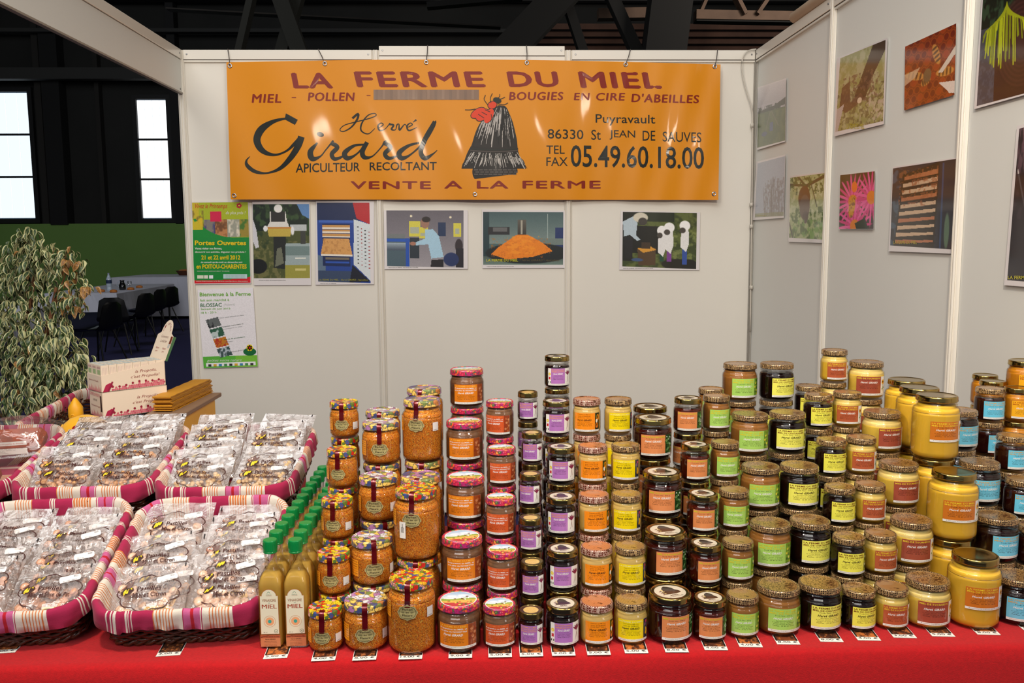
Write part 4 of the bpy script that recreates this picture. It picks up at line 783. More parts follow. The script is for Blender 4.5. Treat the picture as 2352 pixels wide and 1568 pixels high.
M_gold = mat('gold_lacquered_metal', S(176, 150, 88), rough=.16, metal=1)
M_dgold = mat('dull_gold_metal', S(140, 120, 68), rough=.22, metal=.95)
LM = {k: lid_mat(n, k) for k, n in (('bright', 'bright_flower_print'), ('daisy', 'daisy_print'), ('pink', 'pink_flower_print'), ('comb', 'honeycomb_print'), ('combtop', 'honeycomb_top_print'), ('rust', 'rust_comb_print'), ('rusttop', 'rust_top_print'))}

# geometry per kind: radius, pitch, lid radius, lid height
GEO = dict(A=(.034, .084, .0335, .014), B=(.0435, .095, .0425, .0145), C=(.047, .143, .0435, .0145), D=(.043, .095, .042, .0135), E=(.033, .084, .0325, .0125), F=(.025, .072, .0240, .0125), G=(.033, .083, .0322, .0125), H=(.0335, .084, .033, .0135),
 I=(.033, .084, .0325, .0125), J=(.044, .095, .0425, .0125), K=(.0335, .084, .032, .0125), L=(.033, .084, .032, .0125), M=(.044, .095, .0425, .0125), N=(.0435, .095, .0425, .0125), O=(.0345, .083, .033, .0125), P=(.0345, .084, .033, .0125), Q=(.045, .095, .0425, .013), R=(.0505, .145, .0445, .013), S=(.0445, .095, .0425, .0125), T=(.0345, .084, .033, .0125), U=(.0335, .084, .032, .0115), V=(.0435, .095, .0415, .0125))
def smoothp(prof, n=3):
    q = spline(prof, n); q[:, 0] = np.maximum(q[:, 0], 0); return [tuple(x) for x in q]
def glass_mesh(k):
    r, H, rl, lh = GEO[k]; zs = H-lh-(.024 if H > .12 else .0165); q = (H-lh-zs)/.0165
    prof = [(r*.78, .0012), (r*.90, .002), (r*.975, .007), (r, .015), (r, .02), (r, zs*.5), (r, zs-.004), (r*.998, zs-.001), (r*.98, zs+.003*q), (r*.945, zs+.0055*q), (rl*.93, zs+.0080*q), (rl*.945, zs+.0092*q), (rl*.975, zs+.0104*q), (rl*.975, zs+.0120*q), (rl*.935, zs+.0135*q), (rl*.93, H-lh+.003)]
    b = MB(); b.lathe([(0, .0035), (r*.72, .003), (r*.75, .0006)]+smoothp(prof, 2), 40)
    return b.mesh('glass', M_glass, True)
def content_mesh(k):
    r, H, rl, lh = GEO[k]; zs = H-lh-(.024 if H > .12 else .0165); z1 = zs+.0095*(H-lh-zs)/.0165; d = .0016; top = z1+.003 if k not in 'FGJKNOST' else zs+.0035
    prof = [(0, .0045), (r*.7, .0045), (r*.88, .006), (r*.965, .011), (r-d, .018), (r-d, zs*.5), (r-d, zs-.002)]
    if top > zs+.008: prof += [(r*.95-d, zs+(z1-zs)*.45), (rl*.93-d, zs+(z1-zs)*.8), (rl*.92-d, top), (0, top+.0005)]
    else: prof += [(r*.975-d, top-.001), (r*.95-d, top), (0, top-.0005)]
    nm = 'pollen' if k in 'ABC' else ('spread' if k in 'DE' else 'honey')
    m_ = M_c.get(k, M_c['U']); c = CCOL.get(m_, (200, 110, 20)); b = MB()
    b.lathe(prof[:-3], 36, S(*c)); up = {'P': .35, 'Q': .38, 'D': .12, 'E': .16, 'H': .22, 'I': .15}.get(k, 0); c2 = tuple(c[i]*(1-up)+(240, 228, 200)[i]*up for i in range(3))
    if up: b.c = [S(*c2) if (i//36) >= len(prof)-5 else q for i, q in enumerate(b.c)]
    b.lathe(prof[-4:], 36, S(*c2)); return b.mesh(nm, m_, True)
def lid_mesh(k, style=None):
    r, H, rl, lh = GEO[k]; z0 = H-lh; b = MB()
    side = [(rl*.955, z0+.0005), (rl*.985, z0-.0002), (rl, z0+.001), (rl*.995, z0+.0025), (rl*.985, z0+lh*.45), (rl*.985, H-.0035), (rl*.97, H-.0014), (rl*.93, H-.0002), (rl*.89, H-.0003), (rl*.86, H-.0012)]
    b.lathe(side, 48); m1 = len(b.f); 
    tops = [(rl*.86, H-.0012), (rl*.80, H-.0016), (rl*.5, H-.0016), (0, H-.0016)]
    b.lathe(tops, 48, m=1)
    if k == 'F': b.lathe([(rl*.62, H-.0015), (0, H-.0013)], 24, S(236, 208, 130), 2)
    if k in 'DE':                       # little landscape in the middle of the lid
        p = Print(lambda u, v, h: (u, v, H-.0014+h), .00006, b, 2); R2 = rl*.84; c = Cv(56, 56, (205, 215, 225), 31)
        c.grad(0, .5, (150, 180, 215), (225, 232, 235)); c.mix((c.Y > .45+.05*np.sin(c.X*6)).astype(float), (140, 165, 70)); c.mix((c.Y > .62-.1*c.X).astype(float), (215, 175, 90)); c.mix((c.Y > .74).astype(float), (180, 60, 70)); c.dots(26, .03, [(200, 50, 70), (240, 210, 90), (70, 110, 50)], (.1, .62, .95, .95)); c.dots(8, .035, [(250, 250, 250), (90, 60, 40)], (.3, .3, .8, .55)); c.ell(.3, .3, .12, .05, (245, 245, 245)); c.ell(.62, .24, .14, .05, (240, 244, 248))
        A = c.out(1); n0f = len(b.f); p.image(A, [(-R2, R2), (R2, R2), (R2, -R2), (-R2, -R2)], 0)
        keep = [i for i in range(n0f, len(b.f)) if max(b.v[q][0]**2+b.v[q][1]**2 for q in b.f[i]) < R2*R2]; b.f = b.f[:n0f]+[b.f[i] for i in keep]; b.c = b.c[:n0f]+[b.c[i] for i in keep]; b.m = b.m[:n0f]+[b.m[i] for i in keep]
        p.ring(0, 0, R2*.965, R2*1.02, S(240, 238, 232), 2, 40)
    if k in 'GJK':                      # cream disc with a dark straw hive, flowers and bees
        p = Print(lambda u, v, h: (u, v, H-.0014+h), .00006, b, 2); q = rl*.74
        p.ell(0, 0, q, q, S(206, 196, 176), 0, 32); p.poly([(-q*.58, -q*.25), (q*.66, -q*.25), (q*.6, q*.0), (q*.44, q*.2), (q*.4, q*.45), (q*.22, q*.7), (0, q*.84), (-q*.2, q*.7), (-q*.36, q*.45), (-q*.4, q*.2), (-q*.54, q*.0)], S(44, 32, 22), 1); p.ell(q*.04, -q*.22, q*.62, q*.16, S(60, 44, 30), 2, 16)
        for i in range(9): p.ell(-q*.62+.1*q*(i % 3), -q*.3+.16*q*i*.5, q*.09, q*.06, S(*((150, 120, 110), (90, 80, 60), (215, 190, 120))[i % 3]), 2, 8)
        p.text('MIEL', -q*.3, -q*.62, q*.3, -q*.46, S(60, 40, 25), 2, .02); p.text('DE NOS RUCHES', -q*.5, -q*.80, q*.5, -q*.68, S(60, 40, 25), 2)
    if k in 'F':
        p = Print(lambda u, v, h: (u, v, H-.0012+h), .00006, b, 2)
        for j in range(-3, 4):
            for i in range(-3, 4):
                x = (i+.5*(j % 2))*rl*.16; y = j*rl*.14
                if x*x+y*y < (rl*.5)**2: p.ring(x, y, rl*.055, rl*.075, S(190, 140, 60), 1, 6)
        p.ring(0, 0, rl*.55, rl*.58, S(190, 140, 60), 1, 24)
    st = style or {'A': 'bright', 'B': 'daisy', 'C': 'bright', 'D': 'pink', 'E': 'pink', 'H': 'rust', 'F': 'gold', 'G': 'gold', 'J': 'gold', 'K': 'gold', 'R': 'plain', 'U': 'plain', 'V': 'plain'}.get(k, 'comb')
    sm, tm = {'bright': (LM['bright'],)*2, 'daisy': (LM['daisy'],)*2, 'pink': (LM['pink'],)*2, 'rust': (LM['rust'], LM['rusttop']), 'comb': (LM['comb'], LM['combtop']), 'gold': (M_gold, M_dgold), 'plain': (M_gold, M_gold)}[st]
    if k == 'F': sm, tm = M_dgold, M_dgold
    return b.mesh('lid', [sm, tm, M_gloss], True)

# printed labels bent round the jar
def bent(r, rot=0.0): return lambda u, v, h: ((r+h)*math.sin(u/r+rot), -(r+h)*math.cos(u/r+rot), v)
INKL = S(50, 36, 26); WH = S(238, 235, 228)
SPEC = dict(
 D=((222, 126, 28), 'h', (150, 70, 30), ['^LA FERME DU MIEL', '*Préparation au MIEL et', '*à la pâte de NOISETTES'], (250, 180, 60)), E=((206, 88, 42), 'h', (150, 60, 30), ['^LA FERME DU MIEL', '*Préparation au MIEL et', '*à la pâte de NOISETTES'], (235, 120, 60)),
 F=((172, 112, 184), 's', (232, 220, 205), ['^LA FERME DU MIEL', "^MIEL d'ACACIA aromatisé au", '^SAFRAN du POITOU'], (235, 165, 90)), G=((178, 116, 188), 's', (232, 222, 208), ["^MIEL D'ACACIA aromatisé au", '^SAFRAN du POITOU'], (240, 165, 70)),
 H=((246, 142, 22), 'o', (30, 34, 18), ['!Préparation au MIEL et au', "!zeste d'ORANGE", '!Poids Net : 250 g'], (80, 40, 10)), I=((240, 214, 10), 'l', (50, 52, 60), ['^LA FERME DU MIEL', '!Préparation au MIEL et au', '!zeste de CITRON'], (250, 240, 140)),
 J=((222, 138, 84), 'g', (30, 60, 28), ['^MIEL DE BOURDAINE', '!Poids Net : 500 g'], (205, 205, 40)), K=((222, 138, 82), 'g', (30, 60, 28), ['^MIEL DE BOURDAINE', '!Poids Net : 250 g'], (205, 205, 40)),
 L=((168, 212, 100), 'y', (110, 150, 40), ['^LA FERME DU MIEL', '^MIEL DE TILLEUL', '!Poids Net : 250 g'], (225, 205, 40)), M=((168, 212, 100), 'y', (110, 150, 40), ['^LA FERME DU MIEL', '^MIEL DE TILLEUL', '!Poids Net : 500 g'], (225, 205, 40)),
 N=((240, 236, 100), 'c', (120, 130, 40), ['#LA FERME DU MIEL', '#MIEL DE CHATAIGNIER', '!Poids Net : 500 g'], (110, 40, 20)), O=((240, 234, 86), 'c', (90, 110, 40), ['#LA FERME DU MIEL', '#MIEL DE CHATAIGNIER', '!Poids Net : 250 g'], (110, 40, 20)),
 P=((178, 88, 54), 't', (238, 232, 215), ['^LA FERME DU MIEL', '^MIEL DE TOURNESOL', '!Poids Net : 250 g'], (235, 200, 50)), Q=((158, 76, 56), 't', (238, 232, 215), ['^MIEL DE TOURNESOL', '!Poids Net : 500 g'], (240, 210, 60)), R=((202, 114, 34), 't', (240, 234, 215), ['^LA FERME DU MIEL', '^MIEL DE TOURNESOL', '!Poids Net : 1 kg'], (240, 205, 50)),
 S=((112, 198, 226), 'b', (60, 70, 60), ["^LA FERME DU MIEL", "#MIEL D'ACACIA", '!Poids Net : 500 g'], (215, 170, 90)), T=((106, 200, 230), 'b', (60, 80, 50), ["^LA FERME DU MIEL", "#MIEL D'ACACIA", '!Poids Net : 250 g'], (215, 170, 90)), U=((246, 178, 34), 'b', (190, 120, 30), ['#LA FERME DU MIEL', '#MIEL DE FLEURS', '!Poids Net : 250 g'], (170, 70, 20)))
SPEC['V'] = SPEC['U']
def label_mesh(k):
    r, H, rl, lh = GEO[k]; bg, pic, pc, lines, tc_ = SPEC[k]; rr = r+.00025
    W_ = {'F': .050, 'R': .086}.get(k, .066 if r < .036 else .080); h_ = .046 if k == 'R' else (.038 if k == 'F' else (.0435 if r < .036 else .048))
    z0 = .022 if k == 'R' else (.0105 if r < .036 else .0125); z0 = .045 if k == 'R' else z0; x0 = -W_/2; x1 = W_/2; z1 = z0+h_; strip = h_*.105
    p = Print(bent(rr), .00010); pf = {'s': .70, 'h': .76, 'o': .80, 'l': .82, 'g': .74, 'y': .76, 'c': .88, 't': .80, 'b': .86}[pic]; xp = x0+W_*pf
    p.rect(x0, z0, x1, z1, WH, 0, 14); p.rect(x0, z0+strip, xp, z1, S(*bg), 1, 12); B = S(*pc)
    xl = x0
    if k == 'G':
        xl = x0+W_*.14; p.rect(x0, z0+strip, xl, z1, WH, 2, 2); cx = x0+W_*.075; p.ell(cx, z0+h_*.66, W_*.055, W_*.055, S(235, 200, 50), 3); p.ell(cx, z0+h_*.66, W_*.03, W_*.03, S(240, 225, 120), 4)
        p.ell(cx, z0+h_*.42, W_*.03, W_*.06, S(200, 40, 50), 3, 10, .6); p.ell(cx, z0+h_*.42, W_*.03, W_*.06, S(200, 40, 50), 3.5, 10, -.6); p.rect(x0+.001, z0+strip+.0015, xl-.001, z0+h_*.24, S(50, 60, 55), 3)
    rg = random.Random(ord(k)); wz = (z0+strip if pic != 's' else z0+strip*.5); pw = x1-xp; ph = z1-wz
    if pic not in 's t': p.rect(xp, z0+strip, x1-.0004, z1, B, 2, 4)
    E_ = lambda fx, fz, rx, rz, c, ly=3, ro=0: p.ell(xp+pw*fx, wz+ph*fz, pw*rx, ph*rz, S(*c), ly, 9, ro)
    if pic == 'h':
        for i in range(14): E_(rg.uniform(.12, .88), .08+.85*i/14, .17, .07, ((175, 95, 50), (140, 60, 35), (200, 130, 85))[i % 3], 3+i*.1)
    if pic == 's':
        for a in (-1.0, -.5, 0, .5, 1.0): E_(.5+.22*math.sin(a), .62+.1*math.cos(a), .08, .16, (130, 40, 75), 3+a*.1, -a*.9)
        p.stroke([(xp+pw*.5, wz+ph*.55), (xp+pw*.44, wz+ph*.3), (xp+pw*.3, wz+ph*.12)], S(120, 60, 50), 3, 3, .0005); p.stroke([(xp+pw*.5, wz+ph*.5), (xp+pw*.6, wz+ph*.2)], S(150, 60, 50), 3, 2, .0005)
    if pic == 'o': E_(.62, .72, .32, .2, (230, 130, 20)); E_(.4, .25, .3, .18, (215, 110, 20)); E_(.35, .52, .2, .12, (235, 230, 220), 4); E_(.25, .8, .14, .1, (60, 90, 40))
    if pic == 'l': E_(.6, .35, .3, .2, (225, 160, 20)); E_(.4, .7, .25, .1, (120, 80, 110)); E_(.35, .45, .15, .2, (90, 100, 80), 4); E_(.6, .85, .2, .08, (190, 60, 90))
    if pic == 'g':
        for i in range(11): E_(rg.uniform(.15, .85), .06+.88*i/11, .24, .07, ((70, 120, 55), (45, 85, 40), (110, 150, 90))[i % 3], 3+i*.1, rg.uniform(-1, 1))
        for i in range(5): E_(rg.uniform(.2, .8), rg.uniform(.3, .9), .07, .04, (225, 230, 215), 4.5)
    if pic == 'y':
        for i in range(12): E_(rg.uniform(.15, .85), .06+.88*i/12, .17, .07, ((225, 215, 70), (120, 165, 50), (70, 100, 35))[i % 3], 3+i*.1, rg.uniform(-1, 1))
    if pic in 'cb':
        for i in range(6): E_(.5, .08+.84*i/6, .3, .07, ((190, 190, 60), (60, 75, 40), (210, 215, 170))[i % 3], 3+i*.1)
    if pic == 't':
        cy = wz+ph*.68
        for i in range(9): a = i*2*PI/9; p.ell(xp+pw*.5+pw*.2*math.cos(a), cy+pw*.26*math.sin(a), pw*.16, pw*.09, S(240, 175, 20), 3+i*.05, 8, a)
        p.ell(xp+pw*.5, cy, pw*.15, pw*.17, S(90, 40, 15), 4); p.stroke([(xp+pw*.5, cy-pw*.3), (xp+pw*.52, wz+ph*.12)], S(80, 120, 40), 3, 2, .0008); p.ell(xp+pw*.36, wz+ph*.26, pw*.16, pw*.1, S(90, 135, 45), 3, 8, .5); p.ell(xp+pw*.66, wz+ph*.34, pw*.16, pw*.1, S(90, 135, 45), 3, 8, -.5)
    # lettering
    n = len(lines); y = z1-h_*.05; cxm = (xl+xp)/2; hw = (xp-xl)*.46
    for t_ in lines:
        c_ = {'^': S(*tc_), '*': WH, '!': INKL, '#': S(*tc_)}[t_[0]]; big = t_[0] in '^*#'; hh = h_*(.075 if big else .055); wf = 1 if big else .6
        p.text(t_[1:], cxm-hw*wf, y-hh, cxm+hw*wf, y, c_, 3, .015 if big else 0, 0, 1); y -= hh+h_*.032
    y -= h_*.01; p.text('Hervé GIRARD', cxm-hw*.72, y-h_*.10, cxm+hw*.72, y, WH if k not in 'HINO' else INKL, 3, .02, .35, 1); y -= h_*.135
    for t_, wf in (('Apiculteur Récoltant', .55), ('4, Vieux Girault - Puyravault', .8), ('86330 St Jean de Sauves', .72), ('Tél/Fax : 05 49 60 18 00', .78)):
        if y-h_*.045 < z0+strip*1.15: break
        p.text(t_, cxm-hw*wf, y-h_*.045, cxm+hw*wf, y, INKL, 3, 0, 0, 1); y -= h_*.067
    p.text('A consommer de préférence avant fin : voir dessus', x0+W_*.08, z0+strip*.3, x0+W_*.9, z0+strip*.75, INKL, 3, 0, 0, 1)
    return p.mb.mesh('label', M_gloss)
M_medal = mat('bronze_foil', S(136, 124, 84), rough=.45, metal=.15, attr=True)
M_seal = mat('dark_red_foil', S(110, 12, 18), rough=.22, metal=.5, coat=.6)
def pollen_parts(k):
    r, H, rl, lh = GEO[k]; rr = r+.0003; cz = H*.40 if H < .12 else H*.62; a, bq = (.0165, .0125) if r < .036 else (.0195, .0145)
    p = Print(bent(rr+.0003), .0001); n = 36
    P = [(0, cz)]+[(a*(1+.05*math.cos(8*q))*math.cos(q), cz+bq*(1+.06*math.cos(8*q))*math.sin(q)) for q in [2*PI*i/n for i in range(n)]]
    p._a(P, [(0, 1+i, 1+(i+1) % n) for i in range(n)], S(190, 178, 125), 0)
    p._a([(x*.93, cz+(z-cz)*.92) for x, z in P], [(0, 1+i, 1+(i+1) % n) for i in range(n)], S(172, 160, 108), 1)
    p.ring(0, cz, a*.84, a*.88, S(90, 78, 50), 2, 24, bq/a)
    for t_, y, wd, hh in (('Pollen', .34, .52, .26), ('de', -.02, .16, .18), ('Fleurs', -.48, .5, .26)): p.text(t_, -a*wd, cz+bq*y, a*wd, cz+bq*(y+hh), S(60, 50, 34), 3, .01, 0, 2)
    p.stroke([(-a*.4, cz-bq*.68, .0004), (0, cz-bq*.76, .0006), (a*.4, cz-bq*.68, .0004)], S(80, 68, 44), 3, 3)
    med = p.mb.mesh('front_label', M_medal)
    b = MB(); hw = .0052; path = [(rl*.62, H+.0003), (rl*.9, H+.0004), (rl*1.0, H-.0015), (rl*1.01, H-lh+.001), (rl*.985, H-lh-.002), (rl*.99, H-lh-.008), (rr+.0004, H-lh-.02 if H < .12 else H-lh-.028), (rr+.0004, cz+bq*.7)]
    P = []; 
    for (q, z) in path:
        for i in range(5): x = -hw+2*hw*i/4; P.append((x, -math.sqrt(max(q*q-x*x, 0)), z))
    b.add(P, [(j*5+i, j*5+i+1, (j+1)*5+i+1, (j+1)*5+i) for j in range(len(path)-1) for i in range(4)]); seal = b.mesh('seal', M_seal, True)
    p = Print(bent(rr, -1.12), .0001); z0 = cz-bq*1.1; z1 = cz+bq*1.25; hw = .0145; p.rect(-hw, z0, hw, z1, S(236, 150, 32), 0, 6)
    for i, t_ in enumerate(('LA FERME DU MIEL', 'POLLEN DE FLEURS', 'Hervé GIRARD', 'Apiculteur Récoltant', '86330 St Jean de Sauves', 'Poids Net')): p.text(t_, -hw*.85, z1-(i+1)*(z1-z0)/7, hw*.85, z1-(i+1)*(z1-z0)/7+.0018, INKL, 1, 0, 0, 1)
    side = p.mb.mesh('side_label', M_gloss)
    p = Print(bent(rr, 1.02), .0001); p.rect(-.008, cz-bq*1.0, .008, cz+bq*.35, S(228, 225, 222), 0, 4); p.text('3420', -.005, cz-bq*.9, .005, cz-bq*.75, INKL, 1, 0, 0, 1); st = p.mb.mesh('price_sticker', M_gloss)
    return [('front_label', med), ('seal', seal), ('side_label', side), ('price_sticker', st)]

DESC = dict(A='small pollen jar with bright flowered lid', B='medium pollen jar with purple daisy lid', C='tall pollen jar with flowered lid', D='wide brown hazelnut spread jar, orange label', E='narrow brown hazelnut spread jar, red-orange label', F='tiny dark honey jar, purple label', G='small black honey jar, purple label and hive lid', H='cream honey jar, orange label and rust lid', I='cream honey jar, bright yellow label',
 J='wide dark honey jar, salmon label and gold lid', K='small dark honey jar, salmon label and gold lid', L='small beige honey jar, light green label', M='wide beige honey jar, light green label', N='wide black honey jar, pale yellow label', O='small black honey jar, pale yellow label', P='small yellow honey jar, brown sunflower label', Q='wide yellow honey jar, brown sunflower label', R='tall golden honey jar, plain gold lid', S='wide black-red honey jar, blue label', T='small dark red honey jar, blue label', U='small amber honey jar, orange label', V='wide amber honey jar, orange label')
# row from the front, jars in the stack, place on the counter
ST = {'A': [(0, 1, -0.3173, 1.5979), (1, 2, -0.3107, 1.6699), (2, 3, -0.3162, 1.758), (3, 4, -0.3194, 1.85), (4, 5, -0.3316, 1.97)], 'B': [(0, 1, -0.2391, 1.606), (1, 2, -0.2359, 1.6941), (2, 3, -0.2352, 1.81), (3, 4, -0.2416, 1.926), (4, 4, -0.253, 2.062)], 'C': [(0, 1, -0.1481, 1.594), (1, 2, -0.145, 1.7061), (2, 2, -0.1432, 1.806), (3, 3, -0.1468, 1.942), (4, 3, -0.1525, 2.094)],
 'D': [(0, 1, -0.0566, 1.594), (1, 2, -0.0508, 1.686), (2, 3, -0.0454, 1.798), (3, 4, -0.0493, 1.926), (4, 5, -0.0461, 2.094)], 'E': [(0, 1, 0.0231, 1.594), (1, 2, 0.0312, 1.666), (2, 3, 0.0296, 1.75), (3, 4, 0.0343, 1.842), (4, 5, 0.0333, 1.95)], 'F': [(0, 1, 0.085, 1.59), (1, 2, 0.0919, 1.658), (2, 3, 0.0919, 1.718), (3, 4, 0.0961, 1.798), (4, 5, 0.1047, 1.882), (5, 6, 0.1013, 1.998)],
 'G': [(0, 1, 0.1473, 1.594), (1, 2, 0.1538, 1.67), (2, 3, 0.1592, 1.758), (3, 4, 0.1691, 1.862), (4, 5, 0.1673, 1.974), (5, 6, 0.1842, 2.146)], 'H': [(0, 1, 0.2152, 1.598), (1, 2, 0.2248, 1.674), (2, 3, 0.2296, 1.758), (3, 4, 0.2391, 1.85), (4, 5, 0.2393, 1.966)], 'I': [(0, 1, 0.2845, 1.602), (1, 2, 0.2945, 1.674), (2, 3, 0.3006, 1.758), (3, 4, 0.3138, 1.854), (4, 5, 0.3128, 1.962)],
 'J': [(0, 1, 0.3639, 1.61), (1, 2, 0.3727, 1.702), (2, 3, 0.3873, 1.81), (3, 4, 0.3906, 1.934), (4, 4, 0.4105, 2.07)], 'K': [(0, 1, 0.443, 1.606), (1, 2, 0.4523, 1.682), (2, 3, 0.464, 1.754), (3, 4, 0.4702, 1.85), (4, 5, 0.4788, 1.962)], 'L': [(0, 1, 0.5126, 1.618), (1, 2, 0.524, 1.694), (2, 3, 0.5377, 1.7746), (3, 4, 0.5425, 1.8663), (4, 5, 0.5538, 1.9861), (5, 5, 0.5678, 2.086)],
 'M': [(0, 1, 0.5907, 1.6339), (1, 2, 0.6065, 1.7374), (2, 3, 0.6179, 1.8457), (3, 4, 0.6281, 1.9619), (4, 5, 0.6542, 2.134)], 'N': [(0, 1, 0.6789, 1.6423), (1, 2, 0.6971, 1.751), (2, 3, 0.7066, 1.846), (3, 4, 0.7226, 1.974), (4, 5, 0.7499, 2.134)], 'O': [(0, 1, 0.7579, 1.6375), (1, 2, 0.7665, 1.713), (2, 3, 0.7799, 1.798), (3, 4, 0.7973, 1.894), (4, 5, 0.8122, 2.0143), (5, 5, 0.8355, 2.138)],
 'P': [(0, 1, 0.8279, 1.6417), (1, 2, 0.8392, 1.722), (2, 3, 0.8499, 1.802), (3, 4, 0.8675, 1.894), (4, 5, 0.8822, 2.0113), (5, 6, 0.909, 2.1593)], 'Q': [(0, 1, 0.9079, 1.6506), (1, 2, 0.9171, 1.7458), (2, 3, 0.9382, 1.854), (3, 4, 0.9513, 1.9701), (4, 5, 0.988, 2.1439)], 'R': [(0, 1, 1.0046, 1.6498), (1, 2, 1.013, 1.7582), (2, 3, 1.0324, 1.8787), (3, 3, 1.0467, 1.985), (4, 3, 1.0712, 2.0968)],
 'S': [(0, 1, 1.1005, 1.6581), (1, 2, 1.1116, 1.758), (2, 3, 1.1251, 1.8533), (3, 4, 1.1424, 1.9791)], 'T': [(1, 2, 1.192, 1.746), (2, 3, 1.2053, 1.8217), (3, 4, 1.2214, 1.8896), (4, 5, 1.2563, 2.0427)], 'U': [(4, 5, 1.3278, 2.042), (5, 5, 1.3268, 2.146), (6, 5, 1.365, 2.245)], 'V': [(6, 5, 1.401, 2.130)]}
ORD = ['front', 'second', 'third', 'fourth', 'fifth', 'sixth', 'seventh']
CARD = ['', 'one', 'two', 'three', 'four', 'five', 'six']
rgj = random.Random(21)
ROT = {'D': .02, 'G': .06, 'H': .06, 'I': .02, 'A': -.12, 'C': -.1, 'U': .1, **{q: .13 for q in 'JKLMNOPQST'}, 'R': .1}
for k, stacks in ST.items():
    gm, cm, lm = glass_mesh(k), content_mesh(k), lid_mesh(k); lm2 = lid_mesh(k, 'daisy') if k == 'C' else lm; cn = cm.name.split('.')[0]
    ex = pollen_parts(k) if k in 'ABC' else [('label', label_mesh(k))]
    nm = {'p': 'pollen_jar', 's': 'spread_jar', 'h': 'honey_jar'}[cn[0]]; r, H, rl, lh = GEO[k]
    base = None; used = set()
    for (row, n, x, y) in stacks:
        for i in range(n):
            topj = i == n-1
            if topj: lb = DESC[k]+', '+(f'front one on the cloth' if row == 0 else (f'top of its {ORD[row]} row stack' if row < 7 else 'top of stack'))
            else: lb = DESC[k]+f', {ORD[row]} row, '+('on the cloth' if i == 0 else f'{ORD[i]} from the cloth')
            if base is None:
                base = empty(nm); put('glass', gm, base); put(cn, cm, base); put('lid', lm, base)
                for a_, m_ in ex: put(a_, m_, base)
                o = base
            else:
                o = base.copy(); COL.objects.link(o)
                for ch_ in parts: 
                    if ch_.name.startswith('price_sticker') and rgj.random() < .35: continue
                    c_ = ch_.copy(); COL.objects.link(c_); c_.parent = o
                    if k == 'C' and row in (2, 3, 4) and ch_.data is lm: c_.data = lm2
            if o is base: parts = [q for q in D.objects if q.parent is base]
            dx, dy = (rgj.uniform(-.001, .001), rgj.uniform(-.001, .001)) if i else (0, 0)
            o.location = (x+dx*.2, y+dy*.2, TZ+.0006+i*H+.0002*i); o.rotation_euler = (0, 0, ROT.get(k, 0)+rgj.gauss(0, .10)*(1 if topj else 2))
            tag(o, lb, 'jar', {'p': 'pollen jars stacked in steps', 's': 'hazelnut spread jars stacked in steps', 'h': 'honey jars stacked in steps'}[cn[0]])
# bar-code sticker on one tall pollen jar
c2 = [o for o in D.objects if o.get('label') == DESC['C']+', top of its second row stack'][0]
p = Print(bent(.0475+.0006, -.42), .0001); p.rect(-.0075, .050, .0075, .084, WH, 0, 3)
for i in range(8): p.rect(-.0035, .062+i*.0014, .0035, .0627+i*.0014, INKL, 1)
p.text('3,00', -.0015, .071, .0015, .080, INKL, 1); p.mb.build('price_sticker', M_gloss, c2, label='white bar code sticker beside the medallion')

# ------------------------------------------------------------------ price tags on the cloth
def tagm(price, seed):
    p = Print(lambda u, v, h: (u, v, .0006+h), .0002); rg = random.Random(seed); c = Cv(40, 40, (120, 62, 28), seed); bg = ((190, 105, 45), (120, 60, 30), (90, 48, 26))[seed % 3]
    c.rect(0, 0, 1, 1, bg); c.noise(5, (60, 30, 18), .5, .2, .9); c.noise(9, (200, 120, 60), .62, .1, .7); c.rect(0, 0, .08, 1, (25, 18, 14)); c.rect(.92, 0, 1, 1, (25, 18, 14))
    p.mb.add([(-.0225, -.026, 0), (.0225, -.026, 0), (.0225, .05, 0), (-.0225, .05, 0)], [(0, 3, 2, 1)], WH); p.rect(-.0225, -.026, .0225, .05, WH, 0)
    p.image(c.out(1), [(-.0215, .049), (.0215, .049), (.0215, -.012), (-.0215, -.012)], 1); p.text(price, -.019, -.0215, .019, -.0135, S(30, 26, 24), 2, 0, 0, 3); return p.mb.mesh('price_tag', M_print)
TAGS = [(8, 1500, '5,00 €', 'under the left basket', .3), (386, 1506, '3,00 €', 'in front of the middle basket', .28), (632, 1512, '5,00 €', 'in front of the vinegar bottles', .18), (742, 1517, '4,00 €', 'before the small pollen jar', .16), (836, 1517, '8,00 €', 'before the medium pollen jar', .12), (941, 1521, '14,00 €', 'before the tall pollen jar', .08),
 (1057, 1518, '9,00 €', 'before the wide hazelnut jar', 0), (1149, 1515, '5,00 €', 'before the narrow hazelnut jar', 0), (1221, 1510, '5,00 €', 'before the tiny purple labelled jar', -.03), (1295, 1508, '9,00 €', 'before the black purple labelled jar', -.03), (1376, 1505, '5,00 €', 'before the orange labelled cream jar', -.06), (1462, 1500, '5,00 €', 'before the bright yellow labelled jar', -.1), (1555, 1498, '8,00 €', 'before the wide salmon labelled jar', -.14), (1645, 1493, '4,00 €', 'before the small salmon labelled jar', -.18),
 (1725, 1486, '4,00 €', 'before the small green labelled jar', -.22), (1811, 1480, '8,00 €', 'before the wide green labelled jar', -.22), (1910, 1474, '8,00 €', 'before the wide black honey jar', -.25), (1996, 1471, '4,00 €', 'before the small black honey jar', -.27), (2078, 1465, '3,00 €', 'before the small sunflower jar', -.28), (2166, 1462, '5,00 €', 'before the wide sunflower jar', -.28), (2270, 1458, '8,00 €', 'before the tall golden jar', -.3), (2375, 1448, '8,00 €', 'at the right picture edge', -.3)]
for i, (x, y, pr_, wh, rz) in enumerate(TAGS):
    q = atz(x, y-4, TZ); q2 = q.y+.018; o = put('price_tag', tagm(pr_, i+1), None, (q.x, max(q2, TF+.029), TZ+.0006), (0, 0, rz*.35)); tag(o, f'price tag reading {pr_}, {wh}', 'price tag', 'price tags along the cloth edge')
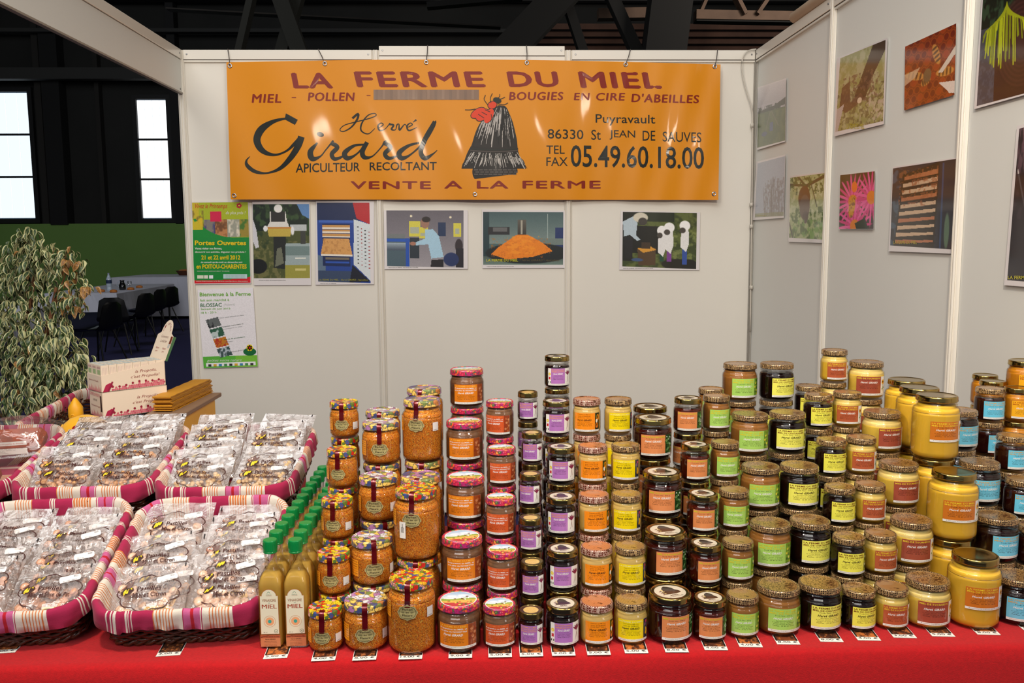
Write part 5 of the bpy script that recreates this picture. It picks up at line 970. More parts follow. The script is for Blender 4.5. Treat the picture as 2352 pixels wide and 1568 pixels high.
# ------------------------------------------------------------------ vinegar bottles
M_bglass = film('bottle_glass', base=.02, gain=.6, rough=.03)
M_vin = film('honey_vinegar', tint=S(255, 238, 165), base=.02, gain=.25, rough=.03, haze=.58, hazec=(.98, .62, .12, 1))
M_cap = mat('green_cap', S(8, 132, 62), rough=.35, coat=.3)
def sq_lathe(prof, n=8, m=0):
    """square section with rounded corners turning round towards the neck: (half width, z, roundness 0..1)"""
    b = MB(); vs = []; K = 32
    for (hw, z, rd) in prof:
        for k in range(K):
            a = 2*PI*(k+.5)/K; c, s_ = math.cos(a), math.sin(a); e = 7*(1-rd)+2*rd
            rr = hw/((abs(c)**e+abs(s_)**e)**(1/e)); vs.append((rr*c, rr*s_, z))
    L_ = len(prof); b.add(vs, [(i*K+k, i*K+(k+1) % K, (i+1)*K+(k+1) % K, (i+1)*K+k) for i in range(L_-1) for k in range(K)]+[tuple(range(K-1, -1, -1))]); return b
HW = .0240; HB = .213
bt = empty('vinegar_bottle'); 
sq_lathe([(HW*.9, .0005, .1), (HW, .004, .05), (HW, .05, .05), (HW, .118, .05), (HW*.97, .130, .2), (HW*.82, .143, .5), (HW*.62, .153, .85), (.0125, .162, 1), (.0118, .172, 1), (.0118, .186, 1), (.0125, .19, 1)]).build('glass', M_bglass, bt, smooth=True)
b = sq_lathe([(HW*.85, .003, .1), (HW-.0025, .007, .05), (HW-.0025, .05, .05), (HW-.0025, .117, .05), (HW*.9, .130, .2), (HW*.75, .141, .5), (HW*.62, .147, .8)]); b.f.append(tuple(range(6*32, 7*32))); b.c.append((1, 1, 1, 1)); b.m.append(0); b.build('vinegar', M_vin, bt, smooth=True)
b = MB(); K = 40; prof = [(.0128, .187), (.0135, .1875), (.0135, .190), (.0131, .1905), (.0131, .1915), (.0136, .192), (.0136, .211), (.0128, .2128), (0, .213)]
b.lathe([(r+(0), z) for r, z in prof], K)
for k in range(24): a = 2*PI*k/24; b.box((.0134, -.0005, .196), (.0141, .0005, .208), M=Matrix.Rotation(a, 4, 'Z'))
b.build('cap', M_cap, bt)
p = Print(lambda u, v, h: (u, -HW-.0006-h, v), .0001); CR = S(232, 224, 196); w_ = .0178; z0 = .030; z1 = .108
P = [(-w_, z0), (w_, z0), (w_, z1)]+[(w_*.80*math.cos(a)+0, z1+.013*math.sin(a)) for a in [PI*i/10 for i in range(11)]]+[(-w_, z1)]
p.poly(P, S(190, 120, 90), 0); p.poly([(x*.965, z0+(z-z0)*.985+.0006) for x, z in P], CR, 1)
p.text('VINAIGRE', -.0135, z1-.012, .0135, z1-.0065, S(150, 90, 50), 2, .01); p.text('DE', -.0018, z1-.0155, .0018, z1-.0135, S(60, 140, 110), 2); p.text('MIEL', -.0142, z1-.0255, .0142, z1-.0175, S(165, 60, 30), 2, 0); p.text('MIEL', -.0138, z1-.0255, .0146, z1-.0175, S(165, 60, 30), 2.5, 0)
p.ring(0, z0+.026, .0108, .0116, S(215, 160, 120), 2, 28); p.ring(0, z0+.026, .0035, .0085, S(238, 170, 120), 2, 24); p.ell(0, z0+.026, .0035, .0035, S(60, 165, 150), 3, 12); p.ell(.0115, z0+.006, .0038, .0038, S(110, 120, 95), 2, 14); p.ell(.0115, z0+.006, .003, .003, CR, 3, 12); p.ell(.0115, z0+.006, .0014, .001, S(110, 120, 95), 4, 8)
p.text('25 cl', -.013, z0+.003, -.006, z0+.0048, INKL, 2); p.text('FAMILLE', -.005, z1+.0015, .005, z1+.003, S(60, 140, 110), 2); p.text('GOURMANDE', -.0055, z1-.0005, .0055, z1+.001, S(180, 100, 50), 2); p.stroke([(-.004, z1+.0045, .0004), (0, z1+.008, .0008), (.003, z1+.0045, .0004)], S(60, 140, 110), 2, 3)
p.mb.build('label', M_print, bt)
p = Print(lambda u, v, h: (u, -HW-.0006-h, v), .0001); p.rect(-w_*1.08, .0045, w_*1.08, .0285, S(204, 128, 84), 0); p.rect(-w_*1.08, .0225, w_*1.08, .0285, S(178, 88, 54), 1)
p.stroke([(-w_, .024, .0012), (-w_*.5, .026, .0008), (-w_*.1, .0278, .0003)], INKL, 2, 3); p.text('LA FERME DU MIEL', -.008, .0235, w_, .026, INKL, 2); p.text('Hervé GIRARD', -.010, .0185, .010, .021, INKL, 2)
for i, t_ in enumerate(('Apiculteur Récoltant', '4, Vieux Girault - Puyravault', '86330 St Jean de Sauves', 'Tél/Fax : 05 49 60 18 00')): p.text(t_, -.012, .0148-.003*i, .012, .0162-.003*i, INKL, 2, 0, 0, 1)
p.mb.build('bottom_label', M_print, bt)
BX = [(-.4240, 12, 'left'), (-.3750, 9, 'right')]; parts = [q for q in D.objects if q.parent is bt]; first = True
for x, n, nm in BX:
    for i in range(n):
        lb = f'honey vinegar bottle with green cap, {nm} file, '+('front one with its label in full view' if i == 0 else (f'{ORD[i]} from the front' if i < 7 else f'{["eighth", "ninth", "tenth", "eleventh", "rearmost"][i-7]} from the front'))
        if first: o = bt; first = False
        else:
            o = bt.copy(); COL.objects.link(o)
            for c_ in parts: e_ = c_.copy(); COL.objects.link(e_); e_.parent = o
        o.location = (x+rgj.uniform(-.001, .001), 1.618+.0497*i, TZ+.0006); o.rotation_euler = (0, 0, rgj.uniform(-.03, .03)); tag(o, lb, 'bottle', 'vinegar bottles in two files')

# ------------------------------------------------------------------ baskets
M_wick = mat('dark_brown_wicker', S(74, 38, 22), rough=.35, coat=.35, noise=(90, .35))
M_fab = mat('striped_cotton', rough=.9, attr=True, sheen=.1, bump=(900, .3))
CRIM = (162, 26, 72); WHT = (216, 206, 192); ORG = (200, 116, 62); PNK = (190, 90, 138); REDL = (178, 16, 36)
CYC = []
def _c(w, c): CYC.append((w, c))
_c(40, CRIM); 
for i in range(3): _c(2.5, WHT); _c(3, CRIM)
_c(38, CRIM)
for i in range(7): _c(2.6, ORG); _c(3.6, WHT)
_c(14, WHT); _c(2, CRIM); _c(2, WHT); _c(14, PNK); _c(5, REDL); _c(14, PNK); _c(2, WHT); _c(2, CRIM); _c(14, WHT)
for i in range(7): _c(2.6, ORG); _c(3.6, WHT)
_tot = sum(w for w, c in CYC)
def stripe(s):
    q = (s/.235 % 1)*_tot; a = 0
    for w, c in CYC:
        a += w
        if q < a: return S(*c, 1.0)
    return S(*WHT)
def rrect(w, l, r, N, off=0.0):
    """points of a rounded rectangle centred in x, y from 0 to l, grown by off; returns (x, y, nx, ny, s)"""
    hw = w/2; out = []; seg = [(w-2*r), PI*r/2, (l-2*r), PI*r/2, (w-2*r), PI*r/2, (l-2*r), PI*r/2]; T = sum(seg)
    for k in range(N):
        s = T*k/N; q = s; i = 0
        while q > seg[i]: q -= seg[i]; i += 1
        if i == 0: x, y, a = -hw+r+q, 0, -PI/2
        elif i == 1: a = -PI/2+q/r; x, y = hw-r+r*math.cos(a), r+r*math.sin(a)
        elif i == 2: x, y, a = hw, r+q, 0
        elif i == 3: a = q/r; x, y = hw-r+r*math.cos(a), l-r+r*math.sin(a)
        elif i == 4: x, y, a = hw-r-q, l, PI/2
        elif i == 5: a = PI/2+q/r; x, y = -hw+r+r*math.cos(a), l-r+r*math.sin(a)
        elif i == 6: x, y, a = -hw, l-r-q, PI
        else: a = PI+q/r; x, y = -hw+r+r*math.cos(a), r+r*math.sin(a)
        out.append((x+off*math.cos(a), y+off*math.sin(a), math.cos(a), math.sin(a), s))
    return out
BW_, BL_, BH_, FL_ = .290, .350, .090, .018
def basket_meshes(W_, L_, H_, FL, lined=True):
    b = MB(); N = 150
    for j in range(11):
        z = .006+(H_-.008)*j/10; off = FL*z/H_; pts = []
        for k, (x, y, nx_, ny_, s) in enumerate(rrect(W_, L_, .045, N, off)):
            d = .0028*math.sin(k*2*PI/N*37+PI*(j % 2)); pts.append((x+nx_*d, y+ny_*d, z+.0012*math.sin(k*.9+j)))
        b.tube(pts, .0040, 5, closed=True)
    for j in range(2):                  # thicker twisted braid at the foot
        pts = []
        for k, (x, y, nx_, ny_, s) in enumerate(rrect(W_, L_, .045, N, .003)):
            a = k*2*PI/N*30+j*PI; pts.append((x+nx_*.0045*math.cos(a), y+ny_*.0045*math.cos(a), .007+.0045*math.sin(a)))
        b.tube(pts, .0042, 5, closed=True)
    for (x, y, nx_, ny_, s) in rrect(W_, L_, .045, 37, 0): b.tube([(x, y, .003), (x+nx_*FL, y+ny_*FL, H_)], .003, 5)
    b.box((-W_/2+.01, .01, .003), (W_/2-.01, L_-.01, .008)); wick = b.mesh('wicker_weave', M_wick, True)
    rim = None
    b = MB(); N = 620 if lined else 620; rg = np.random.RandomState(4)
    wv = np.interp(np.arange(N), np.arange(0, N+1, 20), rg.rand(N//20+1)) ; wv[-20:] = np.linspace(wv[-21], wv[0], 20)
    ring = rrect(W_, L_, .045, N, FL)
    # (offset from the rim, height from the rim)
    prof = [(-.150, -.078), (-.05, -.076), (-.030, -.068), (-.020, -.045), (-.013, -.024), (-.010, -.010), (-.006, .002), (.0, .006), (.006, .003), (.009, -.004), (.010, -.012), (.0105, -.021), (.012, -.029), (.0115, -.0295)]
    if not lined: prof = [(-.010, -.040), (-.012, -.012), (-.008, .004), (.0, .010), (.009, .005), (.013, -.010), (.014, -.034), (.013, -.0345)]
    vs = []
    for i, (do, dz) in enumerate(prof):
        for k, (x, y, nx_, ny_, s) in enumerate(ring):
            e = do+(.0022*math.sin(k*.35+i*.4)*wv[k] if i > 6 else .0008*math.sin(k*.5+i)); z = H_+dz+(-.006*wv[k]+.003*math.sin(k*.05) if i >= len(prof)-2 else .0012*wv[k])
            vs.append((x+nx_*e, y+ny_*e, z))
    fs = []; cs = []
    for i in range(len(prof)-1):
        for k in range(N): fs.append((i*N+k, i*N+(k+1) % N, (i+1)*N+(k+1) % N, (i+1)*N+k)); cs.append(stripe(ring[k][4]+.03))
    b.add(vs, fs, cs); return wick, b.mesh('fabric_liner', M_fab, True)
BM = basket_meshes(BW_, BL_, BH_, FL_); BMo = basket_meshes(.25, .44, .10, .03, False)
# cx (front centre), y0, z0, tilt, turn
BASK = [('striped cloth lined wicker basket of lemon pastille bags, front and centre', -.607, 1.632, TZ+.001, 17.0, 4.2, 'citron'),
        ('striped cloth lined wicker basket cut by the left picture edge, front row', -.963, 1.632, TZ+.001, 17.0, 5.0, 'sève'),
        ('striped cloth lined wicker basket beside the bottles, back row', -.641, 2.040, .838, 10.5, 0.5, 'eucalyptus'),
        ('striped cloth lined wicker basket in the middle of the back row', -.986, 2.045, .842, 10.5, 1.5, 'miel'),
        ('striped cloth lined wicker basket of gingerbread behind the left edge', -1.335, 2.06, .842, 10.5, 2.5, 'pain')]
FR = []
for (lb, cx, y0, z0, ti, tu, fl) in BASK:
    o = empty('wicker_basket', (cx, y0, z0), rot=(math.radians(ti), 0, math.radians(tu)), label=lb, cat='basket', group='striped cloth lined baskets')
    put('wicker_weave', BM[0], o, kind='stuff'); put('fabric_liner', BM[1], o)
    FR.append(Matrix.Translation((cx, y0, z0)) @ Matrix.Rotation(math.radians(tu), 4, 'Z') @ Matrix.Rotation(math.radians(ti), 4, 'X'))
# risers that lift the baskets, under red cloth of their own
def riser(x0, x1, y0, y1, z, lb, z_front=None):
    b = MB(); zf = z if z_front is None else z_front
    b.add([(x0, y0, TZ+.0005), (x1, y0, TZ+.0005), (x1, y1, TZ+.0005), (x0, y1, TZ+.0005), (x0, y0, zf), (x1, y0, zf), (x1, y1, z), (x0, y1, z)], [(0, 3, 2, 1), (4, 5, 6, 7), (0, 1, 5, 4), (1, 2, 6, 5), (2, 3, 7, 6), (3, 0, 4, 7)])
    tag(b.build('display_riser', M_red), lb, 'riser')
tn = math.tan(math.radians(17))
riser(-1.10, -.475, 1.86, 1.95, TZ+.001+(1.95-1.632)*tn-.003, 'red covered block under the rear of the front baskets', TZ+.001+(1.86-1.632)*tn-.003)
tn2 = math.tan(math.radians(10.5)); riser(-1.50, -.58, 2.075, 2.30, .840+(2.30-2.045)*tn2-.006, 'red covered ramp under the back row of baskets', .840+(2.075-2.045)*tn2-.006)

# ------------------------------------------------------------------ crumpled clear bags of pastilles
M_film = film('clear_cellophane', tint=(1, .985, .975, 1), base=.085, gain=.6, rough=.08, bump=(38, .75), haze=.075, hazec=(.95, .82, .77, 1))
M_ink = mat('brown_ink', S(70, 34, 28), rough=.5); M_inkc = mat('bag_print', rough=.5, attr=True)
def candy_mat(nm, c): return mat(nm, S(*c, .86), rough=.3, coat=.5, sss=.15)
M_can = {'citron': candy_mat('pale_pink_pastille', (240, 200, 172)), 'sève': candy_mat('pink_orange_pastille', (232, 174, 142)), 'eucalyptus': candy_mat('amber_pastille', (236, 196, 140)), 'miel': candy_mat('honey_pastille', (234, 172, 110))}
GW, GH = .150, .142
HG = {}
def hfield(seed):
    if seed not in HG:
        n = 34; a = vnoise(n, n, 4, seed*7+1, 3); r_ = 1-np.abs(2*vnoise(n, n, 5, seed*11+3, 3)-1)*2
        y = np.linspace(0, 1, n)[:, None]; x = np.linspace(0, 1, n)[None]; pil = (np.sin(PI*x)**.5)*(np.clip(np.sin(PI*np.clip((y)/.78, 0, 1)), 0, 1)**.5)
        edge = np.minimum(1, 8*np.minimum(x, 1-x))*np.minimum(1, 8*np.minimum(y, 1-y)+.3)
        HG[seed] = .012*pil+(.007*(a-.5)+.0045*np.clip(r_, 0, 1)**1.5)*(.35+.65*edge)+.006*(y > .8)*(np.sin(x*17+seed)*.3)
    return HG[seed]
def hz(seed, u, v):                     # u, v metres: x from -GW/2, y from 0 at the foot
    g = hfield(seed); n = g.shape[0]; a = min(max((u+GW/2)/GW, 0), .9999)*(n-1); c = min(max(v/GH, 0), .9999)*(n-1); i, j = int(a), int(c); fa, fc = a-i, c-j
    return (g[j, i]*(1-fa)+g[j, i+1]*fa)*(1-fc)+(g[j+1, i]*(1-fa)+g[j+1, i+1]*fa)*fc
FMESH = {}; PMESH = {}; CMESH = {}
def bag_film(seed):
    if seed in FMESH: return FMESH[seed]
    g = hfield(seed); n = g.shape[0]; b = MB(); P = [(-GW/2+GW*i/(n-1), GH*j/(n-1), g[j, i]) for j in range(n) for i in range(n)]
    b.add(P, [(j*n+i, j*n+i+1, (j+1)*n+i+1, (j+1)*n+i) for j in range(n-1) for i in range(n-1)])
    m = 10; P = [(-GW/2+GW*i/(m-1), GH*j/(m-1), -.003*math.sin(PI*i/(m-1))*math.sin(PI*j/(m-1))) for j in range(m) for i in range(m)]
    b.add(P, [(j*m+i, (j+1)*m+i, (j+1)*m+i+1, j*m+i+1) for j in range(m-1) for i in range(m-1)])
    FMESH[seed] = b.mesh('film', M_film, True); return FMESH[seed]
FL_TXT = {'citron': ('Pastilles', 'Miel et Citron'), 'sève': ('Pastilles', 'Miel et Sève de Pin'), 'eucalyptus': ('Pastilles', 'Miel et Eucalyptus'), 'miel': ('Pastilles', 'Pâtes au Miel')}
def bag_print(seed, fl):
    if (seed, fl) in PMESH: return PMESH[(seed, fl)]
    p = Print(lambda u, v, h: (u, v, hz(seed, u, v)+.0014+h), .0002); BR = S(66, 30, 26)
    cx, cy, rx, ry = .004, .070, .058, .040; pts = []; nl = 9
    for k in range(nl*6+1):
        a = 2*PI*k/(nl*6); q = abs(math.sin(nl*a/2)); e = 1+.13*q; pts.append((cx+rx*e*math.cos(a)*.94, cy+ry*e*math.sin(a), .0011+.0014*q))
    p.stroke(pts, BR, 0, 1)
    t1, t2 = FL_TXT[fl]
    p.text(t1, -.020, .071, .026, .083, BR, 1, .02, .0, 2); w2 = .032 if fl == 'citron' else .040; p.text(t2, .006-w2, .055, .006+w2, .067, BR, 1, .02, 0, 2)
    # the bee
    p.eps = .0005
    bx, by = -.046, .076
    for dx, dy, rx_, ry_, c, ro, ly in ((-.004, .010, .009, .008, (110, 70, 60), 0, 1), (-.004, .010, .0072, .0062, (170, 120, 100), 0, 2), (-.006, .011, .0024, .003, (235, 230, 225), 0, 3), (-.001, .011, .0024, .003, (235, 230, 225), 0, 3), (-.0055, .0105, .001, .0014, (20, 15, 15), 0, 4), (-.0015, .0105, .001, .0014, (20, 15, 15), 0, 4),
                                    (.008, -.004, .013, .0085, (60, 35, 30), .45, 1), (.004, -.006, .0026, .0075, (236, 206, 50), -.2, 2), (.009, -.004, .0026, .0072, (236, 206, 50), -.2, 2), (.014, -.001, .0024, .0058, (236, 206, 50), -.2, 2), (.012, .012, .004, .009, (120, 95, 90), -.5, 1), (.006, .014, .0035, .009, (120, 95, 90), .1, 1)):
        p.ell(bx+dx, by+dy, rx_, ry_, S(*c), ly, 10, ro)
    for a in (-.6, .0, .6): p.stroke([(bx-.005, by+.017, .0008), (bx-.006+.008*a, by+.024, .0006)], BR, 1, 2)
    if seed % 2: p.rect(GW/2-.012, GH-.012, GW/2-.009, GH-.003, S(30, 22, 24), 1)
    if seed % 3 == 0: p.rect(-GW/2+.004, GH-.02, -GW/2+.007, GH-.008, S(30, 22, 24), 1)
    PMESH[(seed, fl)] = p.mb.mesh('bag_print', M_inkc); return PMESH[(seed, fl)]
def sticker(seed):
    k = ('st', seed)
    if k in PMESH: return PMESH[k]
    ro = .12+.1*(seed % 3); cx, cy = .034, .100; c_, s_ = math.cos(ro), math.sin(ro)
    p = Print(lambda u, v, h: (cx+u*c_-v*s_, cy+u*s_+v*c_, hz(seed, cx, cy)*.5+hz(seed, cx+u*c_-v*s_, cy+u*s_+v*c_)*.5+.0022+h), .0002); WS = S(232, 228, 228)
    p.rect(-.0185, -.008, .0185, .008, WS, 0, 4); p.poly([(-.0185, -.006), (-.0185, .006), (-.0205, .004), (-.0195, .002), (-.0205, 0), (-.0195, -.002), (-.0205, -.004)], WS, 0); p.poly([(.0185, -.006), (.0205, -.004), (.0195, -.002), (.0205, 0), (.0195, .002), (.0205, .004), (.0185, .006)], WS, 0)
    p.text('3420', .007, .002, .0155, .006, S(60, 60, 70), 1); p.text('01 / 02 / 2013', -.013, -.007, .013, -.0045, S(60, 60, 70), 1); PMESH[k] = p.mb.mesh('price_sticker', M_print); return PMESH[k]
def candies(seed, fl):
    k = (seed % 3, fl)
    if k in CMESH: return CMESH[k]
    rg = random.Random(seed % 3+40); b = MB(); big = fl in ('citron', 'sève'); nC = 30 if big else 70
    for i in range(nC):
        r = (.0105 if big else .0062)*rg.uniform(.85, 1.1); t_ = r*(.42 if big else .7); x = rg.uniform(-.055, .055); y = .008+rg.random()**1.3*.075; z = rg.uniform(.0, .006)
        Mx = Matrix.Translation((x, y, z+t_*.6)) @ Matrix.Rotation(rg.uniform(-.5, .5), 4, 'X') @ Matrix.Rotation(rg.uniform(-.5, .5), 4, 'Y') @ Matrix.Rotation(rg.random()*6, 4, 'Z')
        b.lathe([(0, -t_), (r*.7, -t_*.8), (r, 0), (r*.75, t_*.75), (r*.25, t_), (0, t_)], 9, M=Mx)
    CMESH[k] = b.mesh('pastilles', M_can[fl], True); return CMESH[k]
def golden(seed):
    if 'gl' in PMESH: return PMESH['gl']
    p = Print(lambda u, v, h: (u, v, .0095+h), .0002); p.rect(.0, .018, .046, .036, S(214, 170, 80), 0, 2); p.text('LA FERME DU MIEL', .003, .027, .043, .032, INKL, 1); p.text('Hervé GIRARD', .008, .020, .038, .024, INKL, 1); PMESH['gl'] = p.mb.mesh('paper_label', M_gloss); return PMESH['gl']
NMF = {'citron': 'lemon pastilles', 'sève': 'pine pastilles', 'eucalyptus': 'eucalyptus pastilles', 'miel': 'honey pastilles'}
PLC = {'citron': 'front centre basket', 'sève': 'left front basket', 'eucalyptus': 'basket by the bottles', 'miel': 'middle back basket'}
rgb_ = random.Random(5)
for bi, (lb, cx, y0, z0, ti, tu, fl) in enumerate(BASK[:4]):
    rows = 7 if bi < 2 else 6
    for col in range(2):
        for i in range(rows):
            seed = 1+rgb_.randrange(8); v0 = (.210 if bi < 2 else .245)*i/(rows-1)
            u = (-.077 if col == 0 else .077)+rgb_.uniform(-.006, .006); rz = rgb_.gauss(0, .09); tl = (.24 if bi < 2 else .34)+rgb_.uniform(-.05, .08)
            n_ = (.036 if bi < 2 else .048)+rgb_.uniform(0, .006)+(.0015 if bi < 2 else .004)*i
            Mx = FR[bi] @ Matrix.Translation((u, v0+.004, n_)) @ Matrix.Rotation(rz, 4, 'Z') @ Matrix.Rotation(tl, 4, 'X')
            o = empty('pastille_bag', Mx.translation); o.rotation_euler = Mx.to_euler()
            tag(o, f'clear bag of {NMF[fl]}, {"front" if i == 0 else ORD[i]} of the {"left" if col == 0 else "right"} file, {PLC[fl]}', 'bag', f'bags of {NMF[fl]} in the {PLC[fl]}')
            put('film', bag_film(seed), o); put('bag_print', bag_print(seed, fl), o); put('price_sticker', sticker(seed), o); put('pastilles', candies(seed, fl), o, kind='stuff')
            if rgb_.random() < .5: put('paper_label', golden(seed), o)
# loose sweets filling the baskets beneath the bags are the lower bags themselves: one flat bag pair per basket
for bi in range(4):
    fl = BASK[bi][6]
    for col in range(2):
        for j in range(2):
            Mx = FR[bi] @ Matrix.Translation(((-.068, .068)[col], .02+.165*j, .012)); o = empty('pastille_bag', Mx.translation); o.rotation_euler = Mx.to_euler()
            tag(o, f'lower bag of {NMF[fl]}, {"front" if j == 0 else "rear"} {"left" if col == 0 else "right"} on the bottom, {PLC[fl]}', 'bag', f'bags of {NMF[fl]} in the {PLC[fl]}')
            put('film', bag_film(3+col), o); put('pastilles', candies(1+j, fl), o, kind='stuff')
# gingerbread loaves in bags
M_ging = mat('gingerbread', S(150, 62, 22), rough=.6, coat=.25, noise=(40, .25), bump=(120, .6))
M_film2 = film('loose_clear_bag', base=.05, gain=.35, rough=.10, bump=(35, .6), haze=.03)
for i, (u, v, rz, lbl) in enumerate(((.035, .02, .05, 'front gingerbread loaf in a clear bag, its white label showing'), (-.06, .16, -.1, 'middle gingerbread loaf in a clear bag'), (.05, .25, .12, 'rear gingerbread loaf in a puffed up clear bag'))):
    Mx = FR[4] @ Matrix.Translation((u, v, .05)) @ Matrix.Rotation(rz, 4, 'Z') @ Matrix.Rotation(.25, 4, 'X'); o = empty('gingerbread_loaf', Mx.translation); o.rotation_euler = Mx.to_euler(); tag(o, lbl, 'cake', 'bagged gingerbread loaves')
    b = MB(); b.box((-.085, 0, 0), (.085, .075, .045), bev=.014); b.build('cake', M_ging, o, smooth=False)
    b = MB(); n = 26; hn = vnoise(n, n, 4, 90+i, 3); P = [(-.115+.23*a/(n-1), -.03+.17*c/(n-1), (.052+(.03 if i == 2 else .012)*math.sin(PI*c/(n-1)))*math.sin(PI*min(max(a/(n-1), .02), .98))**.35*math.sin(PI*min(max(c/(n-1), .03), .97))**.4+.016*(hn[c, a]-.5)) for c in range(n) for a in range(n)]
    b.add(P, [(c*n+a, c*n+a+1, (c+1)*n+a+1, (c+1)*n+a) for c in range(n-1) for a in range(n-1)]); b.build('film', M_film2, o, smooth=True)
    p = Print(lambda u, v, h: (u, -.006+v*.35, .012+v*.94+h), .0003); p.rect(-.05, 0, .05, .036, S(232, 228, 222), 0); p.text("Pain d'épices aux pépites de chocolat", -.042, .027, .042, .032, S(190, 40, 40), 1, 0); p.text('Les maîtres du Grand Champ', -.028, .020, .028, .0245, INKL, 1, .01, .3)
    for q in range(4): p.text(('Ingrédients : farine, miel, pépites de chocolat', 'sucre, oeufs, lait, épices, sel', 'Poids net : 300 g', 'A conserver au sec')[q], -.045, .0145-.004*q, (.04, .02, -.005, .0)[q], .0168-.004*q, INKL, 1)
    p.mb.build('paper_label', M_print, o)

# ------------------------------------------------------------------ back-left: candle basket, cartons, wax sheets
bo = empty('open_wicker_basket', (-1.25, 2.49, .850), rot=(math.radians(4.5), math.radians(12), math.radians(1)), label='open wicker basket with striped rim holding beeswax candles', cat='basket')
put('wicker_weave', BMo[0], bo, kind='stuff'); put('fabric_rim', BMo[1], bo)
riser(-1.34, -1.11, 2.50, 3.10, .792, 'red covered block behind the back row of baskets', .775)
M_wax = mat('beeswax_yellow', S(232, 168, 28), rough=.45, sss=.1, noise=(12, .1))
p0 = at(172, 915, 2.66)
t = empty('beeswax_candle', (p0.x, 2.66, .885), label='yellow beeswax candle figure standing against the wicker', cat='candle'); b = MB(); b.lathe([(0, 0), (.022, 0), (.023, .05), (.019, .075), (.022, .095), (.021, .12), (.012, .135), (.006, .145), (0, .150)], 12); b.build('wax', M_wax, t, smooth=True)
b = MB(); b.lathe([(.0, -.001), (.006, 0), (.007, .003), (.004, .004)], 8, M=Matrix.Translation((0, -.019, .095)) @ Matrix.Rotation(PI/2, 4, 'X')); b.build('wax_face', M_wax, t)
p1 = at(190, 965, 2.50); t = empty('gift_pouch', (p1.x-.035, 2.59, .905), label='yellow gift pouch with a red and gold button', cat='pouch')
b = MB(); n = 24; rg = np.random.RandomState(3); nz_ = vnoise(20, n, 4, 55, 2); prof = [(.0, 0), (.06, .002), (.085, .02), (.088, .045), (.075, .07), (.05, .088), (.02, .096), (0, .098)]
b.lathe([(r*.72, z*.9) for r, z in prof], 24, sx=1.15, sy=.9); b.v = [(x*(1+.06*math.sin(5*math.atan2(y, x)+z*30)), y*(1+.06*math.sin(4*math.atan2(y, x)+z*20)), z) for x, y, z in b.v]; b.build('pouch_cloth', mat('yellow_satin', S(240, 178, 20), rough=.5, sheen=.3), t, smooth=True)
b = MB(); b.lathe([(.0, .004), (.006, .0045), (.010, .002), (.011, 0)], 14, M=Matrix.Translation((-.006, -.052, .055)) @ Matrix.Rotation(PI/2-.35, 4, 'X')); b.build('button', mat('red_gold_button', S(190, 30, 30), rough=.2, metal=.4, coat=1), t, smooth=True)
for i, (dx, dy) in enumerate(((-.10, .02), (-.085, -.03))):
    t = empty('small_candle', (p1.x+dx, 2.56+dy, .885), label=('small pale beeswax candle left of the pouch', 'short beeswax candle stub in front of the wicker')[i], cat='candle'); b = MB(); b.lathe([(0, 0), (.012, 0), (.013, .05), (.008, .07), (.002, .08), (0, .082)], 10); b.build('wax', M_wax, t, smooth=True)
